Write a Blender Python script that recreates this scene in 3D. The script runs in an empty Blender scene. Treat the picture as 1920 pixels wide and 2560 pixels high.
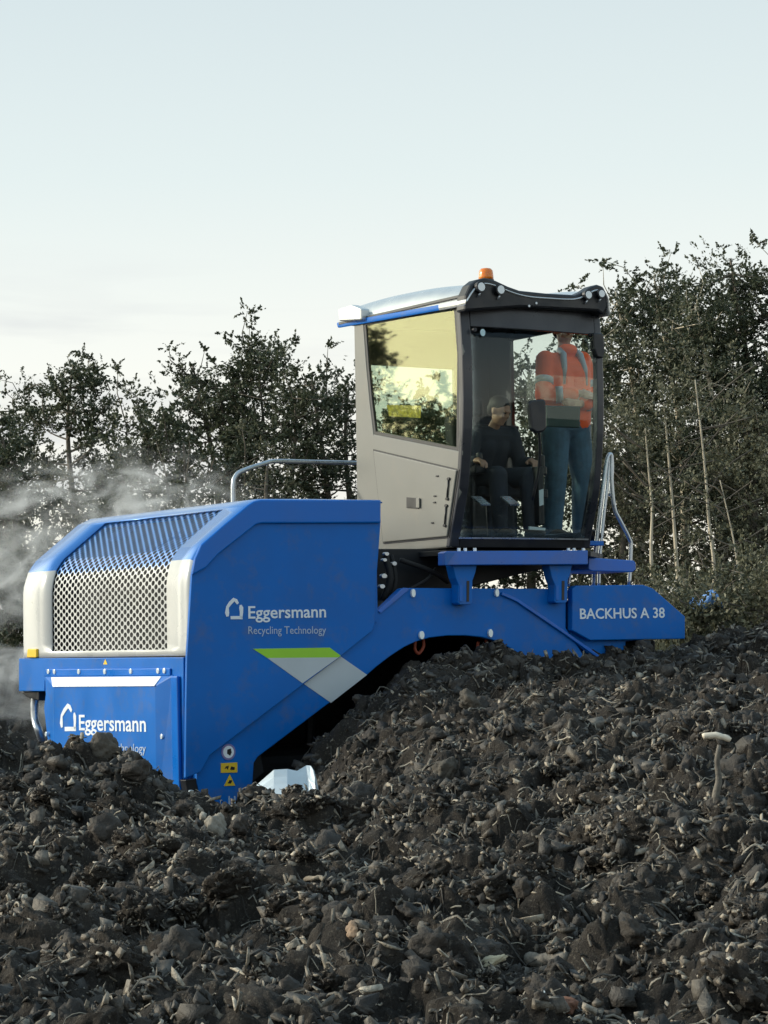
import bpy, bmesh, math, random
import numpy as np
from mathutils import Vector, Matrix, Euler

random.seed(7); rng = np.random.default_rng(7)
S = bpy.context.scene
C = S.collection
PI = math.pi

# ------------------------------------------------------------------ camera
FPX = 6150.0
pitch = math.atan(338 / FPX); roll = math.radians(1.03)
CAM = np.array([0, 0, 1.6])
Fw = np.array([0, math.cos(pitch), math.sin(pitch)])
R0 = np.array([1, 0, 0.]); U0 = np.cross(R0, Fw)
Rt = R0 * math.cos(roll) - U0 * math.sin(roll); Up = U0 * math.cos(roll) + R0 * math.sin(roll)
cd = bpy.data.cameras.new('camera'); cam = bpy.data.objects.new('camera', cd); C.objects.link(cam)
cam.matrix_world = Matrix(((Rt[0], Up[0], -Fw[0], CAM[0]), (Rt[1], Up[1], -Fw[1], CAM[1]), (Rt[2], Up[2], -Fw[2], CAM[2]), (0, 0, 0, 1)))
cd.sensor_fit = 'HORIZONTAL'; cd.sensor_width = 36; cd.lens = 36 * FPX / 1920
cd.clip_start = .1; cd.clip_end = 3000
S.camera = cam
S.render.resolution_x = 768; S.render.resolution_y = 1024
S.view_settings.view_transform = 'Standard'; S.view_settings.look = 'None'
S.view_settings.exposure = 0.0; S.view_settings.gamma = 1

# ------------------------------------------------------------------ light
SUN_EL = math.radians(21); SUN_AZ = math.radians(-88)      # azimuth clockwise from +Y
sdir = Vector((math.sin(SUN_AZ) * math.cos(SUN_EL), math.cos(SUN_AZ) * math.cos(SUN_EL), math.sin(SUN_EL)))
W = bpy.data.worlds.new('World'); S.world = W; W.use_nodes = True
nt = W.node_tree; nt.nodes.clear()
def N(t, k, **kw):
    n = t.nodes.new(k)
    for a, b in kw.items(): setattr(n, a, b)
    return n
out = N(nt, 'ShaderNodeOutputWorld'); bg = N(nt, 'ShaderNodeBackground')
sky = N(nt, 'ShaderNodeTexSky', sky_type='NISHITA', sun_disc=False, sun_elevation=SUN_EL, sun_rotation=SUN_AZ % (2 * PI), dust_density=3.0)
tc = N(nt, 'ShaderNodeTexCoord'); sep = N(nt, 'ShaderNodeSeparateXYZ')
nt.links.new(tc.outputs['Generated'], sep.inputs[0])
ramp = N(nt, 'ShaderNodeValToRGB'); cr = ramp.color_ramp
stops = [(0.0, (.99, .95, .81)), (.07, (.95, .935, .84)), (.12, (.87, .885, .83)), (.19, (.72, .80, .79)), (.27, (.62, .71, .73)), (.5, (.42, .58, .68)), (1, (.30, .46, .62))]
while len(cr.elements) < len(stops): cr.elements.new(.5)
for e, (p, c) in zip(cr.elements, stops): e.position = p; e.color = (*c, 1)
nt.links.new(sep.outputs['Z'], ramp.inputs[0])
# thin horizontal cloud streaks low in the sky
mp = N(nt, 'ShaderNodeMapping'); mp.inputs['Scale'].default_value = (5, 5, 46)
nz = N(nt, 'ShaderNodeTexNoise'); nz.inputs['Scale'].default_value = 1.3; nz.inputs['Detail'].default_value = 7; nz.inputs['Distortion'].default_value = .4
nt.links.new(tc.outputs['Generated'], mp.inputs[0]); nt.links.new(mp.outputs[0], nz.inputs[0])
cm = N(nt, 'ShaderNodeMapRange'); cm.inputs[1].default_value = .44; cm.inputs[2].default_value = .66
nt.links.new(nz.outputs[0], cm.inputs[0])
cz = N(nt, 'ShaderNodeMapRange'); cz.inputs[1].default_value = .165; cz.inputs[2].default_value = .11
nt.links.new(sep.outputs['Z'], cz.inputs[0])
cx_ = N(nt, 'ShaderNodeMapRange'); cx_.inputs[1].default_value = .10; cx_.inputs[2].default_value = -.14
nt.links.new(sep.outputs['X'], cx_.inputs[0])
m1 = N(nt, 'ShaderNodeMath', operation='MULTIPLY'); m2 = N(nt, 'ShaderNodeMath', operation='MULTIPLY'); m3 = N(nt, 'ShaderNodeMath', operation='MULTIPLY'); m3.inputs[1].default_value = .75
nt.links.new(cm.outputs[0], m1.inputs[0]); nt.links.new(cz.outputs[0], m1.inputs[1]); nt.links.new(m1.outputs[0], m2.inputs[0]); nt.links.new(cx_.outputs[0], m2.inputs[1]); nt.links.new(m2.outputs[0], m3.inputs[0])
mc = N(nt, 'ShaderNodeMix', data_type='RGBA'); mc.inputs['B'].default_value = (.60, .62, .645, 1)
nt.links.new(m3.outputs[0], mc.inputs['Factor']); nt.links.new(ramp.outputs[0], mc.inputs['A'])
# nishita at low strength + the haze veil
sc = N(nt, 'ShaderNodeMix', data_type='RGBA', blend_type='MULTIPLY'); sc.inputs['Factor'].default_value = 1; sc.inputs['B'].default_value = (.10, .10, .10, 1)
nt.links.new(sky.outputs[0], sc.inputs['A'])
mx = N(nt, 'ShaderNodeMix', data_type='RGBA'); mx.inputs['Factor'].default_value = .88
nt.links.new(sc.outputs['Result'], mx.inputs['A']); nt.links.new(mc.outputs['Result'], mx.inputs['B'])
# yellow sky glow added beside the sun for the cab side window to mirror
dp = N(nt, 'ShaderNodeVectorMath', operation='DOT_PRODUCT'); dp.inputs[1].default_value = (math.sin(math.radians(-68)) * .978, math.cos(math.radians(-68)) * .978, .208)
nt.links.new(tc.outputs['Generated'], dp.inputs[0])
gl = N(nt, 'ShaderNodeMapRange', interpolation_type='SMOOTHERSTEP'); gl.inputs[1].default_value = .70; gl.inputs[2].default_value = 1.0; gl.inputs[4].default_value = 1.9
nt.links.new(dp.outputs['Value'], gl.inputs[0])
gs = N(nt, 'ShaderNodeMix', data_type='RGBA', blend_type='MIX'); gs.inputs['A'].default_value = (0, 0, 0, 1); gs.inputs['B'].default_value = (1, .93, .68, 1); gs.clamp_factor = False
nt.links.new(gl.outputs[0], gs.inputs['Factor'])
ad = N(nt, 'ShaderNodeMix', data_type='RGBA', blend_type='ADD'); ad.inputs['Factor'].default_value = 1
nt.links.new(mx.outputs['Result'], ad.inputs['A']); nt.links.new(gs.outputs['Result'], ad.inputs['B'])
nt.links.new(ad.outputs['Result'], bg.inputs[0]); bg.inputs[1].default_value = 1.20
nt.links.new(bg.outputs[0], out.inputs[0])
sl = bpy.data.lights.new('sun', 'SUN'); sl.energy = 2.9; sl.angle = math.radians(3); sl.color = (1, .93, .80)
so = bpy.data.objects.new('sun', sl); C.objects.link(so); so.rotation_euler = sdir.to_track_quat('Z', 'Y').to_euler()

# ------------------------------------------------------------------ maths of the place
OM = np.array([-1.48, 18.6, 0.0]); TH = math.radians(33)
Uv = np.array([math.cos(TH), math.sin(TH), 0]); Vv = np.array([-math.sin(TH), math.cos(TH), 0])
def ray(x, y): return Fw + Rt * ((x - 960) / FPX) - Up * ((y - 1280) / FPX)
def at(x, y, Y):
    d = ray(x, y); return CAM + d * (Y / d[1])
def fr(x, y, v=0.0):            # point of the machine's front plane -> (u, z)
    d = ray(x, y); t = ((OM + Vv * v - CAM) @ Vv) / (d @ Vv); q = CAM + d * t - OM; return float(q @ Uv), float(q[2])
def sd(x, y, u=0.0):            # point of a side plane -> (v, z)
    d = ray(x, y); t = ((OM + Uv * u - CAM) @ Uv) / (d @ Uv); q = CAM + d * t - OM; return float(q @ Vv), float(q[2])

# ------------------------------------------------------------------ materials
def mat(name, col, rough=.5, metal=0, var=.0, vscale=6, bump=0, bscale=60, coat=0, spec=.5, dirt=None, dirtamt=0, dscale=2.5, detail=6):
    m = bpy.data.materials.new(name); m.use_nodes = True; t = m.node_tree
    b = t.nodes['Principled BSDF']; b.inputs['Base Color'].default_value = (*col, 1)
    b.inputs['Roughness'].default_value = rough; b.inputs['Metallic'].default_value = metal
    b.inputs['Coat Weight'].default_value = coat; b.inputs['Coat Roughness'].default_value = .12
    b.inputs['Specular IOR Level'].default_value = spec
    tcn = N(t, 'ShaderNodeTexCoord')
    src = None
    if var:
        n = N(t, 'ShaderNodeTexNoise'); n.inputs['Scale'].default_value = vscale; n.inputs['Detail'].default_value = detail
        t.links.new(tcn.outputs['Object'], n.inputs[0])
        mr = N(t, 'ShaderNodeMapRange'); mr.inputs[1].default_value = .3; mr.inputs[2].default_value = .7; mr.inputs[3].default_value = 1 - var; mr.inputs[4].default_value = 1 + var
        t.links.new(n.outputs[0], mr.inputs[0])
        x = N(t, 'ShaderNodeMix', data_type='RGBA', blend_type='MULTIPLY'); x.inputs['Factor'].default_value = 1; x.inputs['A'].default_value = (*col, 1)
        t.links.new(mr.outputs[0], x.inputs['B']); src = x.outputs['Result']
        r2 = N(t, 'ShaderNodeMapRange'); r2.inputs[1].default_value = .3; r2.inputs[2].default_value = .7; r2.inputs[3].default_value = max(.03, rough - .12); r2.inputs[4].default_value = min(1, rough + .12)
        t.links.new(n.outputs[0], r2.inputs[0]); t.links.new(r2.outputs[0], b.inputs['Roughness'])
    if dirt:
        n = N(t, 'ShaderNodeTexNoise'); n.inputs['Scale'].default_value = dscale; n.inputs['Detail'].default_value = 9; n.inputs['Roughness'].default_value = .68
        t.links.new(tcn.outputs['Object'], n.inputs[0])
        mr = N(t, 'ShaderNodeMapRange'); mr.inputs[1].default_value = .52; mr.inputs[2].default_value = .78; mr.inputs[4].default_value = dirtamt
        t.links.new(n.outputs[0], mr.inputs[0])
        x = N(t, 'ShaderNodeMix', data_type='RGBA'); x.inputs['B'].default_value = (*dirt, 1)
        if src: t.links.new(src, x.inputs['A'])
        else: x.inputs['A'].default_value = (*col, 1)
        t.links.new(mr.outputs[0], x.inputs['Factor']); src = x.outputs['Result']
    if src: t.links.new(src, b.inputs['Base Color'])
    if bump:
        n = N(t, 'ShaderNodeTexNoise'); n.inputs['Scale'].default_value = bscale; n.inputs['Detail'].default_value = 5
        t.links.new(tcn.outputs['Object'], n.inputs[0])
        bp = N(t, 'ShaderNodeBump'); bp.inputs['Strength'].default_value = bump; bp.inputs['Distance'].default_value = .01
        t.links.new(n.outputs[0], bp.inputs['Height']); t.links.new(bp.outputs[0], b.inputs['Normal'])
    return m
M = {}
dust = (.16, .14, .11)
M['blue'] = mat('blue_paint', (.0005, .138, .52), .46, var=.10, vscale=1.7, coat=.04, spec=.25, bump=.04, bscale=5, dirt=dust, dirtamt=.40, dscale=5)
M['blue_rim'] = mat('blue_paint_edge', (.0005, .145, .57), .36, var=.07, vscale=2, coat=.12, spec=.3, dirt=dust, dirtamt=.06)
M['blue_deck'] = mat('blue_deck_paint', (.004, .13, .55), .36, var=.12, vscale=4, coat=.2, dirt=dust, dirtamt=.35)
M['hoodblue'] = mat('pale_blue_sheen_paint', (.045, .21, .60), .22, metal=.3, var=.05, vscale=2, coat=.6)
M['cream'] = mat('cream_sky_glare', (.57, .585, .575), .30, var=.10, vscale=1.1, coat=.3, dirt=(.40, .42, .42), dirtamt=.55, dscale=1.3)  # bright sky glare on the hood side, painted in as a cream base
M['beige'] = mat('beige_paint', (.180, .182, .164), .45, var=.05, vscale=2.5, coat=.1, dirt=(.24, .21, .16), dirtamt=.4, dscale=3)
M['silver'] = mat('silver_paint', (.60, .62, .62), .2, metal=.55, var=.05, coat=.5)
M['black'] = mat('black_plastic', (.012, .014, .018), .42, var=.15, vscale=8)
M['char'] = mat('charcoal_paint', (.022, .026, .036), .38, var=.1, vscale=5, coat=.2)
M['rubber'] = mat('black_rubber', (.008, .008, .008), .75, bump=.2)
M['dark'] = mat('dark_steel_and_shade', (.012, .014, .017), .6, metal=.3, var=.3, vscale=4, dirt=(.04, .035, .03), dirtamt=.8)
M['white'] = mat('white_film', (.80, .86, .92), .4, var=.03)
M['white2'] = mat('pale_film', (.42, .52, .68), .45, var=.05)
M['wstrip'] = mat('white_strip_paint', (.85, .88, .92), .3, var=.04)
M['grey'] = mat('grey_film', (.50, .56, .60), .4, var=.06, vscale=2)
M['green'] = mat('lime_film', (.33, .68, .03), .45, var=.05)
M['yellow'] = mat('yellow_film', (.85, .55, .03), .45)
M['ink'] = mat('black_ink', (.01, .01, .01), .6)
M['steel'] = mat('galvanised_steel', (.52, .56, .60), .3, metal=.75, var=.12, vscale=12)
M['bolt'] = mat('bolt_zinc', (.75, .85, .9), .25, metal=.3)
M['orange_hook'] = mat('red_hook_paint', (.30, .06, .03), .5, var=.2)
M['skin'] = mat('skin', (.42, .24, .16), .5, var=.08, vscale=25)
M['hair'] = mat('hair', (.012, .008, .006), .6, bump=.4, bscale=120)
M['jeans'] = mat('denim', (.075, .14, .21), .85, var=.25, vscale=14, bump=.4, bscale=30)
M['hivis'] = mat('orange_cloth', (1.0, .125, .022), .7, var=.08, vscale=10, bump=.4, bscale=22)
M['reflect'] = mat('reflective_tape', (.34, .36, .38), .35, metal=.2)
M['cloth'] = mat('dark_cloth', (.03, .034, .045), .85, var=.2, bump=.3, bscale=30)
M['boot'] = mat('boot_leather', (.03, .02, .013), .6)
M['green_board'] = mat('dark_green_board', (.015, .045, .035), .5)
M['sheet'] = mat('white_plastic_sheet', (.62, .72, .78), .35, var=.05, bump=.15, bscale=9)
M['paper'] = mat('white_paper', (.65, .72, .72), .6)
M['bark'] = mat('grey_bark', (.13, .11, .085), .85, var=.45, vscale=5, bump=.6, bscale=25)
M['palebark'] = mat('pale_bark', (.50, .44, .33), .8, var=.3, vscale=4, bump=.5, bscale=25)
M['wood'] = mat('bleached_wood', (.26, .22, .165), .8, var=.3, vscale=16, bump=.7, bscale=60, dirt=(.05, .04, .03), dirtamt=.8, dscale=9)
M['wood_dk'] = mat('weathered_wood', (.19, .17, .14), .85, var=.35, vscale=16, bump=.8, bscale=60, dirt=(.03, .026, .02), dirtamt=.9, dscale=9)
M['rock'] = mat('pale_stone', (.30, .27, .22), .85, var=.3, vscale=9, bump=.8, bscale=40, dirt=(.06, .05, .04), dirtamt=.9, dscale=8)
M['brick'] = mat('red_clay', (.20, .10, .065), .85, var=.3, vscale=9, bump=.6, dirt=(.04, .035, .03), dirtamt=.8, dscale=9)
M['tarp'] = mat('blue_tarp', (.20, .42, .85), .5, var=.15, bump=.3, bscale=5)

def emis(name, col, s=0):
    m = mat(name, col, .25, coat=.6); b = m.node_tree.nodes['Principled BSDF']
    b.inputs['Subsurface Weight'].default_value = .3; b.inputs['Transmission Weight'].default_value = .15
    return m
M['amber'] = emis('amber_lens', (.95, .25, .01))

def glass(name, tint, refl=1.0, rough=.02, gcol=(.9, .97, 1)):
    m = bpy.data.materials.new(name); m.use_nodes = True; t = m.node_tree; t.nodes.clear()
    o = N(t, 'ShaderNodeOutputMaterial'); tr = N(t, 'ShaderNodeBsdfTransparent'); tr.inputs[0].default_value = (*tint, 1)
    g = N(t, 'ShaderNodeBsdfGlossy'); g.inputs['Roughness'].default_value = rough; g.inputs[0].default_value = (*gcol, 1)
    gm = N(t, 'ShaderNodeNewGeometry'); dt = N(t, 'ShaderNodeVectorMath', operation='DOT_PRODUCT'); t.links.new(gm.outputs['Incoming'], dt.inputs[0]); t.links.new(gm.outputs['Normal'], dt.inputs[1])
    ab = N(t, 'ShaderNodeMath', operation='ABSOLUTE'); t.links.new(dt.outputs['Value'], ab.inputs[0]); om = N(t, 'ShaderNodeMath', operation='SUBTRACT'); om.inputs[0].default_value = 1; t.links.new(ab.outputs[0], om.inputs[1])
    pw = N(t, 'ShaderNodeMath', operation='POWER'); pw.inputs[1].default_value = 5; t.links.new(om.outputs[0], pw.inputs[0]); f = N(t, 'ShaderNodeMath', operation='MULTIPLY_ADD'); f.inputs[1].default_value = .955; f.inputs[2].default_value = .045; t.links.new(pw.outputs[0], f.inputs[0])
    mu = N(t, 'ShaderNodeMath', operation='MULTIPLY'); mu.inputs[1].default_value = refl
    mi = N(t, 'ShaderNodeMixShader'); t.links.new(f.outputs[0], mu.inputs[0]); t.links.new(mu.outputs[0], mi.inputs[0])
    t.links.new(tr.outputs[0], mi.inputs[1]); t.links.new(g.outputs[0], mi.inputs[2]); t.links.new(mi.outputs[0], o.inputs[0])
    return m
M['glass'] = glass('tinted_windscreen_glass', (.90, .93, .93), .55)
M['glass_side'] = glass('clear_side_glass', (.94, .96, .92), .3)
M['glass_left'] = glass('reflective_side_glass', (.80, .88, .80), 2.3, .02, (1, .95, .64))
M['glass_yellow'] = glass('yellow_sun_film', (1.0, .93, .50), .5)
M['lens'] = mat('lamp_lens', (.6, .66, .7), .1, metal=.3, coat=1)

# ------------------------------------------------------------------ object helpers
def link(name, me, parent=None, m=None):
    o = bpy.data.objects.new(name, me); C.objects.link(o)
    if parent is not None: o.parent = parent
    if m is not None:
        for k in (m if isinstance(m, (list, tuple)) else [m]): me.materials.append(k)
    return o
def tag(o, label=None, cat=None, group=None, kind=None):
    if label: o['label'] = label
    if cat: o['category'] = cat
    if group: o['group'] = group
    if kind: o['kind'] = kind
    return o
def empty(name, loc=(0, 0, 0), rz=0, label=None, cat=None, group=None):
    o = bpy.data.objects.new(name, None); C.objects.link(o); o.location = loc; o.rotation_euler = (0, 0, rz)
    o.empty_display_size = .2
    return tag(o, label, cat, group)
def mesh(name, vs, fs):
    me = bpy.data.meshes.new(name); me.from_pydata([tuple(map(float, v)) for v in vs], [], [tuple(f) for f in fs]); me.update(); return me
def npmesh(name, V, Fc, n):     # V (k,3), Fc (m,n)
    me = bpy.data.meshes.new(name); V = np.ascontiguousarray(V, np.float32); Fc = np.ascontiguousarray(Fc, np.int32)
    me.vertices.add(len(V)); me.vertices.foreach_set('co', V.ravel())
    me.loops.add(Fc.size); me.loops.foreach_set('vertex_index', Fc.ravel())
    me.polygons.add(len(Fc)); me.polygons.foreach_set('loop_start', np.arange(0, Fc.size, n, dtype=np.int32))
    me.update(calc_edges=True); return me
def smooth(o, ang=None):
    me = o.data; me.polygons.foreach_set('use_smooth', np.ones(len(me.polygons), dtype=bool)); return o
def bevel(o, w=.01, seg=2):
    b = o.modifiers.new('bevel', 'BEVEL'); b.width = w; b.segments = seg; b.limit_method = 'ANGLE'; b.angle_limit = math.radians(35)
    b.harden_normals = False; return o
def fixn(me):
    bm = bmesh.new(); bm.from_mesh(me); bmesh.ops.recalc_face_normals(bm, faces=bm.faces); bm.to_mesh(me); bm.free()
def prism(name, pts, axis, a, b, m, parent=None, bev=.008):
    """polygon given in (u,z) with axis 'v' or in (v,z) with axis 'u' or (u,v) with axis 'z', thick from a to b"""
    n = len(pts)
    def P(p, w): return (p[0], w, p[1]) if axis == 'v' else (w, p[0], p[1]) if axis == 'u' else (p[0], p[1], w)
    vs = [P(p, a) for p in pts] + [P(p, b) for p in pts]
    fs = [tuple(range(n)), tuple(range(2 * n - 1, n - 1, -1))] + [(i, (i + 1) % n, n + (i + 1) % n, n + i) for i in range(n)]
    me = mesh(name, vs, fs); fixn(me); o = link(name, me, parent, m)
    if bev: bevel(o, bev)
    return o
def ring(name, outer, inner, axis, a, b, m, parent=None, bev=.004):
    n = len(outer)
    def P(p, w): return (p[0], w, p[1]) if axis == 'v' else (w, p[0], p[1])
    vs = [P(p, a) for p in outer] + [P(p, a) for p in inner] + [P(p, b) for p in outer] + [P(p, b) for p in inner]
    fs = []
    for i in range(n):
        j = (i + 1) % n
        fs += [(i, j, n + j, n + i), (2 * n + j, 2 * n + i, 3 * n + i, 3 * n + j), (i, 2 * n + i, 2 * n + j, j), (n + i, n + j, 3 * n + j, 3 * n + i)]
    me = mesh(name, vs, fs); bm = bmesh.new(); bm.from_mesh(me)
    bmesh.ops.remove_doubles(bm, verts=bm.verts, dist=1e-5); bmesh.ops.recalc_face_normals(bm, faces=bm.faces); bm.to_mesh(me); bm.free()
    o = link(name, me, parent, m)
    if bev: bevel(o, bev, 1)
    return o
def box(name, a, b, m, parent=None, bev=.006):
    return prism(name, [(a[0], a[1]), (b[0], a[1]), (b[0], b[1]), (a[0], b[1])], 'z', a[2], b[2], m, parent, bev)
def smoothpath(pts, k=6):
    pts = [np.array(p, float) for p in pts]; P = [pts[0]] + pts + [pts[-1]]; o = []
    for i in range(1, len(P) - 2):
        for s in range(k):
            t = s / k; o.append(.5 * ((2 * P[i]) + (-P[i - 1] + P[i + 1]) * t + (2 * P[i - 1] - 5 * P[i] + 4 * P[i + 1] - P[i + 2]) * t * t + (-P[i - 1] + 3 * P[i] - 3 * P[i + 1] + P[i + 2]) * t ** 3))
    o.append(pts[-1]); return np.array(o)
def tubegeo(pts, rad, n=8, cap=True):
    pts = np.array(pts, float); k = len(pts); rad = np.broadcast_to(rad, (k,)) if np.ndim(rad) == 0 else np.array(rad, float)
    T = np.gradient(pts, axis=0); T /= np.linalg.norm(T, axis=1)[:, None] + 1e-12
    ref = np.array([0, 0, 1.]) if abs(T[0][2]) < .9 else np.array([1., 0, 0])
    vs = []; X = np.cross(T[0], ref); X /= np.linalg.norm(X)
    for i in range(k):
        X = X - T[i] * (X @ T[i]); X /= np.linalg.norm(X) + 1e-12; Y = np.cross(T[i], X)
        for j in range(n):
            a = 2 * PI * j / n; vs.append(pts[i] + (X * math.cos(a) + Y * math.sin(a)) * rad[i])
    fs = [(i * n + j, i * n + (j + 1) % n, (i + 1) * n + (j + 1) % n, (i + 1) * n + j) for i in range(k - 1) for j in range(n)]
    if cap: fs += [tuple(range(n - 1, -1, -1)), tuple((k - 1) * n + j for j in range(n))]
    return vs, fs
def tube(name, pts, r, m, parent=None, n=10, k=0):
    if k: pts = smoothpath(pts, k)
    v, f = tubegeo(pts, r, n); o = link(name, mesh(name, v, f), parent, m); return smooth(o)
def multi(name, geos, m, parent=None, sm=False):
    vs = []; fs = []
    for v, f in geos:
        b = len(vs); vs += list(v); fs += [tuple(i + b for i in q) for q in f]
    o = link(name, mesh(name, vs, fs), parent, m); fixn(o.data)
    return smooth(o) if sm else o
def disc(name, c, r, axis, depth, m, parent=None, n=16, ry=None):
    ry = ry or r
    return prism(name, [(c[0] + r * math.cos(2 * PI * i / n), c[1] + ry * math.sin(2 * PI * i / n)) for i in range(n)], axis, c[2], c[2] + depth, m, parent, .002)

def textgeo(txt, bold=0.0, space=1.0):
    cu = bpy.data.curves.new('t', 'FONT'); cu.body = txt; cu.offset = bold; cu.extrude = .01; cu.space_character = space; cu.resolution_u = 3
    o = bpy.data.objects.new('t', cu); C.objects.link(o); bpy.context.view_layer.update()
    dg = bpy.context.evaluated_depsgraph_get(); me = bpy.data.meshes.new_from_object(o.evaluated_get(dg))
    vs = np.array([v.co[:] for v in me.vertices]); fs = [tuple(p.vertices) for p in me.polygons]
    bpy.data.objects.remove(o); bpy.data.meshes.remove(me); return vs, fs
CAPH = .729 * .95
def lettering(name, txt, A, B, cap, fn, off, m, parent, bold=0.0, dirn=1):
    """A,B: baseline start/end pixels; cap: pixel y of cap top above A; fn maps pixel -> plane coords; off: plane coordinate"""
    vs, fs = textgeo(txt, bold)
    w0, w1 = vs[:, 0].min(), vs[:, 0].max(); caph = vs[:, 1].max() if not any(c in txt for c in 'y') else vs[:, 1].max()
    a = np.array(fn(*A)); b = np.array(fn(*B)); c = np.array(fn(A[0], cap)); h = c[1] - a[1]
    P = []
    for x, y, z in vs:
        t = (x - w0) / (w1 - w0); q = a + (b - a) * t; q[1] += h * y / caph
        w = off + (-.0015 if z > 0 else .0015)
        P.append((q[0], w, q[1]) if dirn == 1 else (w, q[0], q[1]))
    return link(name, mesh(name, P, fs), parent, m)
def emblem(name, tr, fn, off, m, parent, dirn=1):
    geos = []
    def stroke(pts, ws):
        pts = [np.array(tr(*p)) for p in pts]; q = [np.array(fn(*p)) for p in pts]
        L = []; Rr = []
        for i in range(len(q)):
            d = q[min(i + 1, len(q) - 1)] - q[max(i - 1, 0)]; d = d / np.linalg.norm(d); n_ = np.array([-d[1], d[0]]); L.append(q[i] + n_ * ws[i]); Rr.append(q[i] - n_ * ws[i])
        poly = L + Rr[::-1]; k = len(poly); pp = lambda p, w: (p[0], w, p[1]) if dirn == 1 else (w, p[0], p[1])
        n = len(q)
        vs = [pp(p, off - .0015) for p in poly] + [pp(p, off + .0015) for p in poly]
        fs = [(i, i + 1, 2 * n - 2 - i, 2 * n - 1 - i) for i in range(n - 1)] + [(i, (i + 1) % k, k + (i + 1) % k, k + i) for i in range(k)]
        geos.append((vs, fs))
    return geos, stroke
# ------------------------------------------------------------------ numpy noise
def _h(ix, iy, s):
    n = (ix.astype(np.int64) * 374761393 + iy.astype(np.int64) * 668265263 + s * 1442695041) & 0x7fffffff
    n = ((n ^ (n >> 13)) * 1274126177) & 0x7fffffff
    return ((n ^ (n >> 16)) & 0xffff) / 65535.0
def vn(x, y, s=0):
    ix = np.floor(x); iy = np.floor(y); fx = x - ix; fy = y - iy
    fx = fx * fx * fx * (fx * (fx * 6 - 15) + 10); fy = fy * fy * fy * (fy * (fy * 6 - 15) + 10)
    a = _h(ix, iy, s); b = _h(ix + 1, iy, s); c = _h(ix, iy + 1, s); d = _h(ix + 1, iy + 1, s)
    return (a + (b - a) * fx + (c - a) * fy + (a - b - c + d) * fx * fy) * 2 - 1
def fbm(x, y, o=4, s=0, g=.5):
    r = 0; a = 1; t = 0
    for i in range(o):
        r = r + vn(x * 2 ** i + 17.3 * i, y * 2 ** i - 9.1 * i, s + i) * a; t += a; a *= g
    return r / t
def ridged(x, y, o=3, s=0):
    r = 0; a = 1; t = 0
    for i in range(o):
        r = r + (1 - 2 * np.abs(vn(x * 2.1 ** i + 5.7 * i, y * 2.1 ** i + 3.3 * i, s + i))) * a; t += a; a *= .55
    return r / t
def cell(x, y, s=0):
    ix = np.floor(x); iy = np.floor(y); d1 = np.full(x.shape, 9.); idv = np.zeros(x.shape)
    for ox in (-1, 0, 1):
        for oy in (-1, 0, 1):
            cx = ix + ox; cy = iy + oy; px = cx + _h(cx, cy, s); py = cy + _h(cx, cy, s + 7)
            d = np.hypot(x - px, y - py); u = d < d1; d1 = np.where(u, d, d1); idv = np.where(u, _h(cx, cy, s + 13), idv)
    return d1, idv

# ------------------------------------------------------------------ terrain
ctl = []
def cp(px, py, Y): ctl.append(tuple(at(px, py, Y)))
for px in (-500, -100, 400, 960, 1500, 2000, 2450): cp(px, 2620, 8.0)
for px, Y in ((-300, 11), (0, 11), (480, 11), (960, 10.8), (1440, 10.6), (1920, 10.5), (2300, 10.4)): cp(px, 2300, Y)
for px, Y in ((-300, 13.6), (0, 13.5), (480, 13.8), (800, 14), (1200, 13), (1600, 12.5), (1920, 12), (2400, 11.8)): cp(px, 2100, Y)
for px, py, Y in [(-200, 1930, 15), (0, 1930, 15.2), (250, 1960, 15.2), (-300, 1780, 16.8), (0, 1800, 16.8), (60, 1862, 16.6), (130, 1910, 16.4), (190, 1918, 16.35), (250, 1910, 16.3), (340, 1915, 16.2), (400, 1990, 16.2), (470, 2048, 16.2), (505, 2150, 16.25), (545, 2200, 16.3), (585, 2150, 16.2), (620, 2085, 16), (700, 2065, 16), (790, 2060, 16.2), (860, 2045, 16.2),
                  (1000, 1690, 19.9), (1130, 1655, 20.3), (1050, 1668, 20.2), (900, 1795, 19.6), (800, 1895, 19.3), (700, 1990, 19.0), (640, 2050, 18.3), (1000, 1840, 17.9), (1200, 1800, 17.3), (1200, 1950, 15.2), (1000, 1955, 15.9), (880, 1930, 17.6), (1500, 1950, 14), (1800, 1950, 13.3), (2300, 1950, 13), (1500, 1800, 16.5), (1800, 1800, 16), (2300, 1800, 15.8), (1800, 1700, 18.3), (1500, 1700, 18.5), (1250, 1700, 18.8),
                  (1290, 1640, 19.7), (1400, 1626, 20.0), (1490, 1650, 20.2), (1600, 1630, 20.7), (1712, 1612, 21), (1850, 1572, 21.4), (1920, 1555, 21.5), (2300, 1540, 21.5)]: cp(px, py, Y)
for x, y, z in [(-4, 18, .2), (-2.5, 18.0, .15), (-1.5, 17.7, .1), (-.6, 17.6, .15), (-2, 20, .1), (-4, 20.5, .3), (-.5, 19.6, .4), (-1, 21.5, .5), (1.5, 21.3, 1.5), (0.6, 22, 1.3), (3.5, 23.5, 1.2), (1, 25, 1.3), (-3.5, 23.5, .6), (-6, 22, .5), (5, 26, 1.5), (-2, 26, 1.6), (-5, 26, 2.0)]: ctl.append((x, y, z))
ctl = np.array(ctl); CX = ctl[:, :2]; nC = len(ctl)
def _k(r): return r ** 2 * np.log(r + 1e-9)
D = np.linalg.norm(CX[:, None] - CX[None], axis=2); A = np.zeros((nC + 3, nC + 3)); A[:nC, :nC] = _k(D) + np.eye(nC) * .0005
A[:nC, nC] = 1; A[:nC, nC + 1:] = CX; A[nC, :nC] = 1; A[nC + 1:, :nC] = CX.T
Wt = np.linalg.solve(A, np.concatenate([ctl[:, 2], np.zeros(3)]))
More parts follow.
